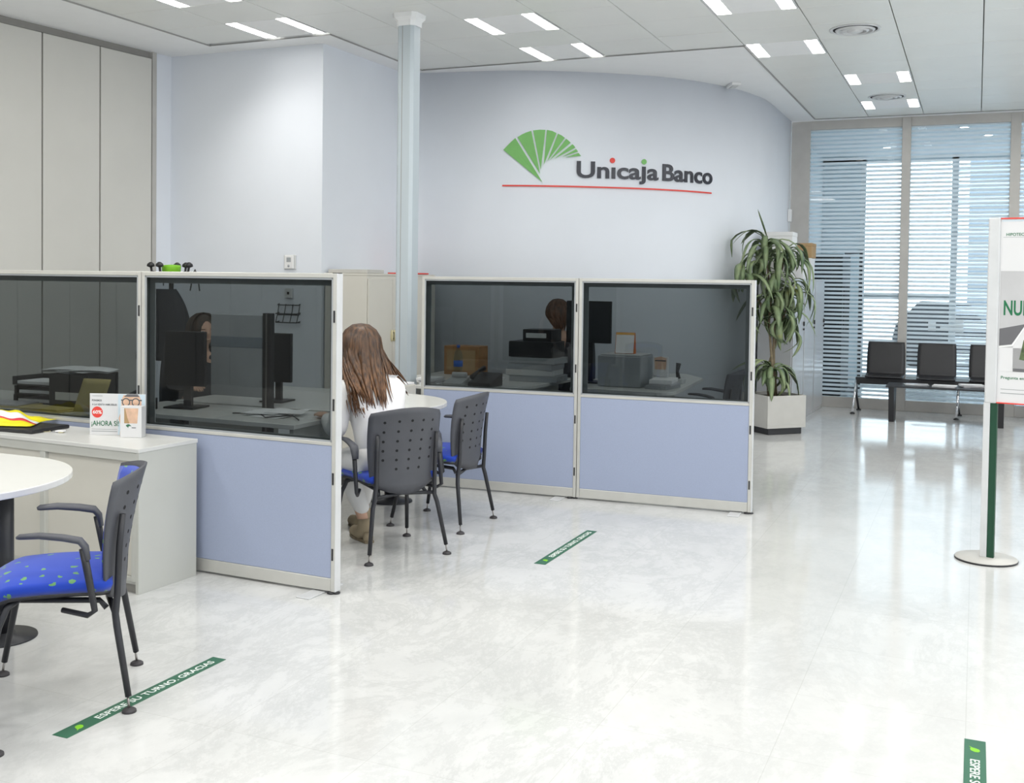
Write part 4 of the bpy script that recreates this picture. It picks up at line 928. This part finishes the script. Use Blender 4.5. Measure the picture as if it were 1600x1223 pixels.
skin_obj('blouse', [(P(0,0,.535),(.165,.135)),(P(0,.03,.70),(.14,.115)),(P(.01,.095,.84),(.165,.12)),(P(.015,.155,.955),(.11,.085)),(Ls,.066),(Le,.068),(Lw-(Lw-Le)*.08,.040),(Rs,.068),(Re,.066),(Rw-(Rw-Re)*.08,.036),(P(.01,.18,1.0),(.065,.06))],
         [(0,1),(1,2),(2,3),(2,4),(4,5),(5,6),(2,7),(7,8),(8,9),(3,10)], M['blouse'], t)
skin_obj('trousers', [(P(0,0,.56),(.155,.115)),(Lh,(.095,.095)),(Lk,.074),(Lk+(La-Lk)*.5,.062),(La+V((0,0,.06)),.045),(Rh,(.095,.095)),(Rk,.074),(Rk+(Ra-Rk)*.5,.062),(Ra+V((0,0,.06)),.045),(P(0,0,.60),(.15,.11))],
         [(0,1),(1,2),(2,3),(3,4),(0,5),(5,6),(6,7),(7,8),(0,9)], M['trousers'], t)
for a, tt in ((La,Lt),(Ra,Rt)):
    mb = MB(); g = V((a.x,a.y,0)); d = (V((tt.x,tt.y,0))-g).normalized()
    up = V((0,0,1))
    mb.tube([g+up*.135-d*.0, g+up*.10-d*.005, g+up*.065+d*.0, g+up*.042+d*.03, g+up*.036+d*.10, g+up*.032+d*.16, g+up*.03+d*.185], [.045,.046,.050,.048,.040,.034,.012], M['boot'], 16)
    mb.tube([g+up*.06-d*.045, g+up*.035-d*.05, g+up*.004-d*.045], [.022,.032,.03], M['boot'], 12)
    out = []
    s_ = V((-d.y,d.x,0))
    poly = [g-d*.085+s_*.0, g-d*.07+s_*.03, g+s_*.036, g+d*.10+s_*.042, g+d*.16+s_*.03, g+d*.19, g+d*.16-s_*.03, g+d*.10-s_*.042, g-s_*.036, g-d*.07-s_*.03]
    mb.prism([(q.x,q.y) for q in poly], .0, .014, M['cane'], .002)
    mb.build('boot', t)
# hair: a cap and many tapering locks
def hair(fig, hd, parent, m, n=150, r=.128, seed=2, ends=None, name='hair', length=None):
    rnd = random.Random(seed); mb = MB()
    bk = -fig.f; mt = frame_mtx(hd+bk*.012+V((0,0,.012)), fig.r, fig.f, (0,0,1))
    mb.ell((0,-.012,.0),(r*.88,r*.92,r*1.03),m,mt,28,18)
    for i in range(n):
        a = rnd.uniform(-1,1); a = math.copysign(abs(a)**.9, a); ph = a*1.95  # azimuth from the back
        out = fig.r*math.sin(ph)+bk*math.cos(ph)
        c = hd+bk*.012+V((0,0,.012)); pts = []
        for k in range(5):
            el = PI/2*(1-k/4)-.0; pts.append(c+out*r*1.0*math.cos(el)+V((0,0,r*1.08*math.sin(el))))
        L, lat, back = length(a, rnd)
        p = pts[-1]; tgt_s = fig.r*lat
        for k in range(1, 8):
            q = k/7; e = q**1.25
            base = c+out*r*(1-.15*q)
            pts.append(V((0,0,0))+c+(out*r)*(1-e)+ (tgt_s+bk*back)*e + V((0,0,-L*q))+fig.r*.006*math.sin(6*q+i))
        w0 = rnd.uniform(.010,.017)
        rad = [w0*.5]+[w0]*7+[w0*.95,w0*.8,w0*.5,w0*.12]
        mb.tube(pts, rad, m, 6, flat=.45, up=out)
    for f in mb.bm.faces: f.smooth = True
    return mb.build(name, parent)
def wl(a, rnd):
    # length below the head centre, lateral end, how far back it ends
    if a > .72: return rnd.uniform(.20,.31), .235+rnd.uniform(-.04,.05), .07
    if a > .42: return rnd.uniform(.26,.40), .13+rnd.uniform(-.04,.06), .17
    cl = round(a*4)/4
    return rnd.uniform(.30,.43)-.05*abs(a), cl*.16-.01+rnd.uniform(-.022,.022), .26+rnd.uniform(-.015,.02)
hair(F_, hd, t, M['hair'], 300, .125, 2, length=wl)
# --- clerk behind the monitor (left) and clerk behind the far partition
def clerk(loc, fx, fy, label, hairm, shirt, top=1.33):
    t = thing('person', label, 'person', loc); g = Fig(t, fx, fy); P = g.p; z = top-1.33
    hd = P(0,.05,1.205+z)
    N_ = [(P(0,0,.56),(.13,.10)),(P(0,-.01,.75+z),(.12,.09)),(P(0,0,.93+z),(.14,.095)),(P(0,.02,1.05+z),.05),(hd,.06),(P(-.19,.0,.98+z),.05),(P(-.24,.05,.76),.042),(P(-.16,.27,.77),.03),(P(.19,0,.98+z),.05),(P(.24,.05,.76),.042),(P(.16,.27,.77),.03),(P(-.1,.02,.54),.07),(P(-.12,.42,.52),.055),(P(-.12,.40,.10),.04),(P(.1,.02,.54),.07),(P(.12,.42,.52),.055),(P(.12,.40,.10),.04)]
    E_ = [(0,1),(1,2),(2,3),(3,4),(2,5),(5,6),(6,7),(2,8),(8,9),(9,10),(0,11),(11,12),(12,13),(0,14),(14,15),(15,16)]
    skin_obj('body', N_, E_, M['skin'], t, sub=1)
    skin_obj('shirt', [(P(0,0,.58),(.15,.12)),(P(0,-.01,.75+z),(.14,.11)),(P(0,0,.93+z),(.16,.115)),(P(0,.01,1.02+z),(.08,.07)),(P(-.19,.0,.98+z),.064),(P(-.24,.05,.76),.056),(P(-.17,.24,.77),.038),(P(.19,0,.98+z),.064),(P(.24,.05,.76),.056),(P(.17,.24,.77),.038)],[(0,1),(1,2),(2,3),(2,4),(4,5),(5,6),(2,7),(7,8),(8,9)], shirt, t)
    skin_obj('trousers', [(P(0,0,.56),(.15,.12)),(P(-.1,.02,.54),.09),(P(-.12,.42,.52),.07),(P(-.12,.40,.13),.052),(P(.1,.02,.54),.09),(P(.12,.42,.52),.07),(P(.12,.40,.13),.052)],[(0,1),(1,2),(2,3),(0,4),(4,5),(5,6)], M['navy'], t, sub=1)
    mb = MB()
    for s in (-1,1):
        d = g.f; w_ = P(s*.16,.27,.77); mb.tube([w_-d*.01,w_+d*.03,w_+d*.075,w_+d*.09],[.022,.036,.04,.03],M['skin'],12,flat=.42,up=(0,0,1)); fingers(mb, w_+d*.075, d, g.r, V((0,0,1)), M['skin'], .25, thumb=-s)
    mb.build('hands', t)
    for s in (-1,1): MB().tube([P(s*.12,.36,.06),P(s*.12,.42,.05),P(s*.12,.55,.035),P(s*.12,.60,.03)],[.045,.05,.04,.015],M['black'],12).build('shoe', t)
    head_mesh(g, hd, .115, 0, M['skin'], t)
    hair(g, hd, t, hairm, 80, .122, 5, length=lambda a, rnd: (rnd.uniform(.10,.16), a*.12, .10))
    return t
clerk((-5.40,6.52,0), .86,-.5, 'clerk with dark hair half hidden behind a monitor, dim behind the nearest glass', M['hair_dark'], M['charcoal_cloth'], top=1.29)
clerk((-3.54,9.30,0), -.9,.35, 'clerk with brown hair half hidden behind the large monitor at the far partition', M['hair_brown'], M['navy'], top=1.40)
def office_chair(loc, rz, label):
    t = thing('office_chair', label, 'chair', loc, rz, 'office swivel chairs')
    MB().box(-.23,.23,-.22,.23,.42,.49,M['charcoal_cloth'],.02,seg=2).build('seat', t); MB().sheet(lambda u,v: V(((u-.5)*.44*(1-.25*v**3), -.25-.03*v+.05*(2*u-1)**2, .50+.58*v)),10,10,.03,M['charcoal_cloth']).build('backrest', t)
    MB().cyl((0,0,.08),(0,0,.42),.028,.028,M['black'],14).build('gas_lift', t)
    mb = MB()
    for k in range(5):
        a = 2*PI*k/5; mb.tube([(0,0,.10),(.28*math.cos(a),.28*math.sin(a),.07)],[.022,.014],M['black'],8); mb.ell((.28*math.cos(a),.28*math.sin(a),.028),(.028,.028,.028),M['black'],seg=12,ring=8)
    mb.build('star_base', t); return t
oc = office_chair((-5.42,6.53,0), face(.86,-.5), 'swivel chair under the clerk behind the nearest glass'); dup(oc, (-3.54,9.30,0), face(-.9,.35), 'swivel chair under the clerk behind the far partition')

# ------------------------------------------------------------------ plant, lockers, boxes
PC = V((-1.97,11.62,0))
t = thing('planter_pot', 'square grey planter on a black plinth, corner towards the camera', 'planter', tuple(PC), PI/4)
MB().box(-.21,.21,-.21,.21,0,.07,M['black'],.003).build('plinth', t)
mb = MB(); mb.box(-.24,.24,-.24,.24,.07,.10,M['planter'],.002)
for a,b,c,d in ((-.24,.24,-.24,-.222),(-.24,.24,.222,.24),(-.24,-.222,-.222,.222),(.222,.24,-.222,.222)): mb.box(a,b,c,d,.10,.41,M['planter'],.002)
mb.build('box', t); MB().box(-.222,.222,-.222,.222,.10,.375,M['soil'],.004).build('soil', t)
t = thing('potted_plant', 'tall dracaena with long drooping green leaves in the grey planter', 'plant', (PC.x,PC.y,.375))
Rr = V((.917,.398,0)); Fw = V((-.398,.917,0))
def pp(px, py, dep=0.0):
    # offsets measured from the trunk, 147 pixels per metre at that distance
    return Rr*((px-1222)/147.0)+Fw*dep+V((0,0,1.58-.375+(437.5-py)/147.0))
mb = MB()
canes = [[(1222,610),(1217,560),(1214,530),(1211,495),(1213,465),(1208,420),(1203,375)],[(1226,610),(1221,560),(1220,520),(1222,480),(1224,440),(1232,410),(1234,388)],[(1216,610),(1213,585),(1216,560),(1222,540),(1232,505),(1243,468),(1246,445)],[(1218,520),(1206,480),(1192,450),(1180,430),(1168,418)]]
for i, c_ in enumerate(canes):
    pts = [pp(x, y, (i-1)*.04) for x, y in c_]; pts[0].z = -.02 if i < 3 else pts[0].z
    mb.tube(pts, [.017-.0015*k for k in range(len(pts))], M['cane'], 9)
mb.build('canes', t)
mb = MB(); rnd = random.Random(12)
def wall_x(yw):
    return max(c.x for c in CURVE if abs(c.y-yw) < .08)
def leaf(mb, root, az, L, rise, droop, wd):
    d = V((math.cos(az), math.sin(az), 0)); s_ = V((-d.y, d.x, 0)); n = 9; vs = []; fs = []
    p = root.copy(); ang = rise
    tw = rnd.uniform(-.5,.5)
    for k in range(n+1):
        q = k/n; w_ = wd*(math.sin(PI*min(1,(q*.92+.06)))**.7)*(1 if k < n else .1)
        side = (s_*math.cos(tw*q)+V((0,0,1))*math.sin(tw*q)); dirv = d*math.cos(ang)+V((0,0,1))*math.sin(ang); nr = side.cross(dirv).normalized()
        vs += [p-side*w_+nr*w_*.25, p, p+side*w_+nr*w_*.25, p+nr*-.0015]
        p = p+dirv*L/n; ang = ang-droop/n*(1.6 if q < .55 else .5)
    for i_ in range(len(vs)):
        xm = wall_x(PC.y+vs[i_].y)+.025-PC.x
        if vs[i_].x < xm: vs[i_] = V((xm+.2*(xm-vs[i_].x)*0+.002*(i_%4), vs[i_].y, vs[i_].z))
    for k in range(n):
        a = 4*k; b = a+4; fs += [(a,a+1,b+1,b),(a+1,a+2,b+2,b+1),(a,b,b+3,a+3),(a+3,b+3,b+2,a+2)]
    mb.raw(vs, fs, M['leaf'], True)
for (px, py, dep, n_, L, up) in ((1190,398,-.1,10,.42,.8),(1222,425,-.1,10,.45,.7),(1228,480,-.12,12,.48,.6),(1203,372,-.04,22,.50,1.15),(1236,388,0,20,.48,.9),(1168,418,-.08,12,.40,.8),(1213,462,-.08,22,.52,.8),(1246,442,.05,20,.52,.8),(1240,500,.02,8,.40,.5),(1216,572,-.04,26,.46,.9)):
    r0 = pp(px, py, dep)
    for k in range(n_):
        az = 2*PI*(k*.382)+rnd.uniform(-.45,.45); leaf(mb, r0+V((0,0,rnd.uniform(-.13,.05))), az, L*rnd.uniform(.7,1.35), up*rnd.uniform(.1,1.35), rnd.uniform(1.5,3.1), rnd.uniform(.026,.042))
leaf(mb, pp(1206,366,-.04), math.atan2(-.398,-.917)+.3, .33, 1.25, .1, .02)
mb.build('leaves', t)
lk_rz = -.037
def locker(y0, label, first=None):
    loc = (-1.875+(y0-12.15)*.037, y0, 0)
    if first: return dup(first, loc, lk_rz, label, 'grey lockers')
    t = thing('locker', label, 'locker', loc, lk_rz, 'grey lockers')
    MB().box(-.38,0,0,.66,0,1.64,M['locker'],.004).build('body', t)
    dd = MB().box(.001,.014,.012,.648,.05,1.62,M['locker'],.003).build('door', t)
    MB().box(.014,.03,.60,.625,1.10,1.15,M['black'],.003).cyl((.014,.61,1.06),(.028,.61,1.06),.012,.012,M['black'],10).build('lock', dd); return t
l1 = locker(12.15, 'grey metal locker directly behind the plant'); locker(12.83, 'grey metal locker in the middle of the row', l1); locker(13.51, 'grey metal locker closest to the glass wall', l1)
def carton(x0,x1,y0,y1,z0,z1,m,label,open_=False):
    t = thing('storage_box', label, 'box', ((x0+x1)/2,(y0+y1)/2,z0)); w, d, h = (x1-x0)/2, (y1-y0)/2, z1-z0
    MB().box(-w,w,-d,d,0,h*(.8 if not open_ else 1),M[m],.003).build('box', t)
    if not open_: MB().box(-w-.003,w+.003,-d-.003,d+.003,h*.8,h,M[m],.003).build('lid', t)
    else: MB().box(-w,w,d-.005,d,h,h+.03,M['grey'],.001).build('file_edges', t)
carton(-2.22,-1.90,12.17,12.50,1.642,1.93,'planter','grey-white storage box behind the plant top, lower one of two')
carton(-2.22,-1.89,12.17,12.50,1.932,2.165,'white','white storage box behind the plant top, upper one of two')
carton(-2.15,-1.86,12.80,13.08,1.642,1.95,'white','white open file box in the middle of the locker tops',True)
carton(-2.14,-1.84,13.25,13.60,1.642,1.90,'white','white box under the brown carton on the lockers')
carton(-2.14,-1.83,13.25,13.62,1.902,2.08,'carton','brown cardboard carton on the lockers next to the glass wall')

# ------------------------------------------------------------------ bench and coffee table
t = thing('waiting_bench', 'row of black moulded seats on a dark beam in front of the striped glass', 'bench', (0,13.95,0))
MB().box(-1.36,1.2,-.03,.03,.36,.44,M['black'],.006,seg=2).build('beam', t)
for x in (-1.35,-.17,1.15):
    for s in (-1,1): MB().tube([(x,s*.02,.40),(x-.01,s*.10,.22),(x-.02+(0 if s<0 else .03),s*.22,.02)],[.018,.015,.013],M['chrome'] if s < 0 or x > -1 else M['black'],12).lathe([(.03,0),(.03,.012),(.012,.02)],M['black'],(x-.02+(0 if s<0 else .03),s*.22,0),16).build('leg', t)
for i, x in enumerate((-1.02,-.43,.16,.75)):
    mb = MB()
    def seatfn(u, v, x=x):
        w_ = .225*(1-.05*(2*v-1)**4)
        X = x+.0+(2*u-1)*w_
        if v < .5: q = v/.5; return V((X, -.20+.34*q, .475-.02*math.sin(PI*q)+(.0)-.02*(1-q)**3))
        q = (v-.5)/.5; return V((X+0, .14+.07*q+.0, .475+.40*q-.0))
    mb.sheet(seatfn, 10, 24, .018, M['black']); mb.build('seat', t)
    MB().box(x-.05,x+.05,-.03,.03,.44,.475,M['black'],.004).build('seat_bracket', t)
    MB().tube([(x-.07,.155,.595),(x,.148,.59),(x+.07,.155,.595)],.006,M['dark_metal'],8).build('grip', t)
t = thing('coffee_table', 'low dark glass coffee table with magazines in front of the bench', 'coffee table', (-.32,13.28,0))
MB().box(-.62,.66,-.24,.24,.408,.428,M['blackmetal'],.003).build('table_top', t)
for x in (-.56,.60): MB().raw([(x+a,y_*b,z) for a in (-.03,.03) for y_, b, z in ((-.19,.7,0),(.19,.7,0),(.22,1,.408),(-.22,1,.408))],[(3,2,1,0),(4,5,6,7),(0,1,5,4),(1,2,6,5),(2,3,7,6),(3,0,4,7)],M['black']).build('leg', t)
for i, (x, y_, a, n_, l) in enumerate([(-.62,13.26,.2,3,'pile of magazines at the left of the coffee table'),(-.31,13.20,-.1,4,'pile of magazines in the middle of the coffee table'),(-.02,13.34,.2,6,'thicker pile of magazines on the coffee table close to the poster stand'),(.27,13.20,-.1,2,'two magazines at the right end of the coffee table')]):
    stack_thing('magazine_pile', l, 'magazines', (x,y_,.4285), a, [(.24+.01*(k%2),.17,.005,('magazine','paper')[k%2]) for k in range(n_)], 'magazines on the coffee table')

# ------------------------------------------------------------------ poster stand, right
rzS = -.20
t = thing('poster_stand', 'tall poster stand with a mortgage poster on a round base, at the right edge', 'sign', (.085,6.76,0), rzS)
WS = .66
def disc(mb, x): mb.lathe([(.170,0),(.172,.008),(.165,.014),(.05,.017),(.0201,.018)], M['planter'], (x,.0,0), 48)
for i, x in enumerate((0.0, WS)):
    mb = MB(); mb.lathe([(.170,0),(.172,.009),(.171,.010)], M['black'], (x,0,0), 48); mb.lathe([(.170,.010),(.168,.014),(.05,.017),(.01,.018)], M['planter'], (x,0,0), 48); mb.build('base', t)
    MB().box(x-.032,x+.004,-.018,.02,.016,.915,M['alu_light'],.003).box(x+.004,x+.042,-.014,.016,.016,.915,M['posterdarkgreen'],.002).build('post', t)
    MB().box(x-.028,x+.036,-.022,.024,.912,1.978,M['alu_light'],.008,seg=2).build('side_rail', t)
MB().box(.036,WS-.028,-.010,.012,.915,1.975,M['poster'],.001).box(.036,WS-.028,-.016,.016,1.968,1.976,M['logo_red'],.001).box(.036,WS-.028,-.016,.016,.913,.920,M['logo_red'],.001).build('board', t)
F = frame_mtx((0,-.0103,0),(1,0,0),(0,0,1),(0,-1,0)); mb = MB()
x0, x1 = .042, WS-.034
plate(mb, [(x0,1.955),(x1,1.955),(x1,1.962),(x0,1.962)], M['sky_print'], .0005, mtx=F)
add_text(mb, 'HIPOTECAS', M['green'], .066,.185,1.872,1.889, F, .012); plate(mb, [(.05,1.864),(x1,1.864),(x1,1.8655),(.05,1.8655)], M['grey_print'], .0004, mtx=F)
plate(mb, [(x0,1.10),(x1,1.10),(x1,1.672),(x0,1.672)], M['poster_grey'], .0004, mtx=F)
add_text(mb, 'NUEVA', M['green'], .062,.285,1.420,1.505, F, .022, th=.001, ref='E')
plate(mb, [(x0,1.245),(.108,1.255),(.17,1.345),(.26,1.43),(.16,1.385),(x0,1.375)][:3]+[(.175,1.372),(x0,1.342)], M['roof_grey'], .0009, mtx=F)
plate(mb, [(x0,1.242),(.108,1.252),(.180,1.372),(.186,1.368),(.116,1.246),(x0,1.234)], M['white_print'], .0012, mtx=F)
plate(mb, [(x0,1.10),(x1,1.10),(x1,1.236),(x0,1.234)], M['poster'], .0009, mtx=F)
plate(mb, [(.116,1.10),(x1,1.10),(x1,1.44),(.23,1.42),(.186,1.366),(.116,1.244)], M['poster'], .0009, mtx=F)
plate(mb, [(.15,1.17),(.27,1.15),(.33,1.20),(.33,1.32),(.22,1.34),(.17,1.28)], mat('poster_foliage', (.10,.14,.06), .6, var=.5, scale=40), .0013, mtx=F)
plate(mb, [(.118,1.10),(.30,1.10),(.30,1.118),(.118,1.118)], M['roof_grey'], .0014, mtx=F)
add_text(mb, 'Pregunta en nuestra oficina', M['green'], .056,.34,1.050,1.072, F, .008); plate(mb, [(.056,.995),(.30,.995),(.30,.998),(.056,.998)], M['grey_print'], .0004, mtx=F); plate(mb, [(.056,.972),(.40,.972),(.40,.976),(.056,.976)], M['grey_print'], .0004, mtx=F)
mb.build('poster', t)

# ------------------------------------------------------------------ floor tapes
def leafmark(mb, cx, cy, s, F):
    pts = [(cx-1.0*s,cy-.75*s),(cx-.45*s,cy-.50*s),(cx-.1*s,cy-.62*s),(cx+.4*s,cy-.5*s),(cx+.75*s,cy-.05*s),(cx+.7*s,cy+.4*s),(cx+.3*s,cy+.62*s),(cx-.2*s,cy+.5*s),(cx-.45*s,cy+.1*s),(cx-.6*s,cy-.35*s)]
    plate(mb, pts, M['lime'], .0004, mtx=F)
def tape(loc, rz, L, label, mirror_logo=False):
    t = thing('floor_tape', label, 'floor tape', loc, rz, 'green waiting-line tapes')
    MB().box(0, L, -.034, .034, .0002, .0012, M['darkgreen']).build('strip', t)
    mb = MB(); F = Matrix.Translation((0,0,.0013)); leafmark(mb, .085, 0, .026, F); mb.build('leaf_mark', t); mb = MB(); add_text(mb, 'ESPERE SU TURNO. GRACIAS', M['white_print'], .17, L-.045, -.015, .015, F, .010, ref='E'); mb.build('lettering', t)
    return t
tape((-2.845,2.715,0), PI/2, .845, 'green floor tape reading ESPERE SU TURNO GRACIAS under the foreground chair leg')
tape((-2.205,5.52,0), PI/2, .89, 'green floor tape in the middle of the floor, in front of the far partition')
tape((.031,4.035,0), -PI/2, .85, 'green floor tape cut by the bottom edge of the photo at the right')

# ------------------------------------------------------------------ light
w = bpy.data.worlds.new('World'); bpy.context.scene.world = w; w.use_nodes = True
bg = w.node_tree.nodes['Background']; bg.inputs['Color'].default_value = (.92,.96,1.0,1); bg.inputs['Strength'].default_value = 5.0
def area(name, loc, sx_, sy_, power, rot=(0,0,0), col=(1,.985,.95)):
    l = bpy.data.lights.new(name, 'AREA'); l.shape = 'RECTANGLE'; l.size = sx_; l.size_y = sy_; l.energy = power; l.color = col
    o = bpy.data.objects.new(name, l); C.objects.link(o); o.location = loc; o.rotation_euler = rot; return o
# the hall's other ceiling lamps (same fixtures, out of frame)
for k, j in [(-9,17),(-9,21),(-9,25),(-6,14),(-6,18),(-6,22),(-6,26),(-3,14),(-3,18),(-3,22),(-3,26),(1,3),(1,7),(1,11),(1,15),(1,19),(1,23),(4,4),(4,9),(4,14),(4,19),(4,24),(7,7),(7,15),(7,23)]:
    x0, x1 = cell_x(k); y0, y1 = cell_y(j); area('ceiling_lamp', ((x0+x1)/2, (y0+y1)/2, HC-.01), .6, .5, 24)
# street windows of the right-hand side of the hall
for y_ in (-1.5, 2.0, 5.5, 9.0): area('street_window', (5.95, y_, 1.9), 2.6, 2.6, 25, (0, math.radians(90), 0), (.86,.93,1.0))
# wall-washer over the protruding wall
l = bpy.data.lights.new('wall_washer','SPOT'); l.energy = 48; l.spot_size = math.radians(110); l.spot_blend = 1; l.shadow_soft_size = .08; l.color = (1,.97,.92)
o = bpy.data.objects.new('wall_washer', l); C.objects.link(o); o.location = (-5.9,7.15,3.66); o.rotation_euler = (V((-5.6,8.24,1.6))-V(o.location)).to_track_quat('-Z','Y').to_euler()

# ------------------------------------------------------------------ camera
yaw, pitch, roll = math.radians(23.43920523), math.radians(1.64316725), math.radians(.74559106)
cz, sz = math.cos(yaw), math.sin(yaw)
f_ = V((-sz*math.cos(pitch), cz*math.cos(pitch), -math.sin(pitch))); r_ = V((cz, sz, 0)); u_ = r_.cross(f_)
r2 = r_*math.cos(roll)+u_*math.sin(roll); u2 = -r_*math.sin(roll)+u_*math.cos(roll)
cam = bpy.data.cameras.new('camera'); co = bpy.data.objects.new('camera', cam); C.objects.link(co)
co.matrix_world = Matrix(((r2.x,u2.x,-f_.x,0),(r2.y,u2.y,-f_.y,0),(r2.z,u2.z,-f_.z,1.58),(0,0,0,1)))
cam.sensor_fit = 'HORIZONTAL'; cam.sensor_width = 36; cam.lens = 1673.44*36/1600; cam.shift_x = 0; cam.shift_y = -(611.5-486.56)/1600; cam.clip_start = .05; cam.clip_end = 200
sc = bpy.context.scene; sc.camera = co
sc.view_settings.view_transform = 'Standard'; sc.view_settings.look = 'None'; sc.view_settings.gamma = 1; sc.view_settings.exposure = .03; sc.view_settings.use_curve_mapping = False
sc.cycles.max_bounces = 10; sc.cycles.transparent_max_bounces = 24; sc.cycles.diffuse_bounces = 5; sc.cycles.caustics_reflective = False; sc.cycles.caustics_refractive = False
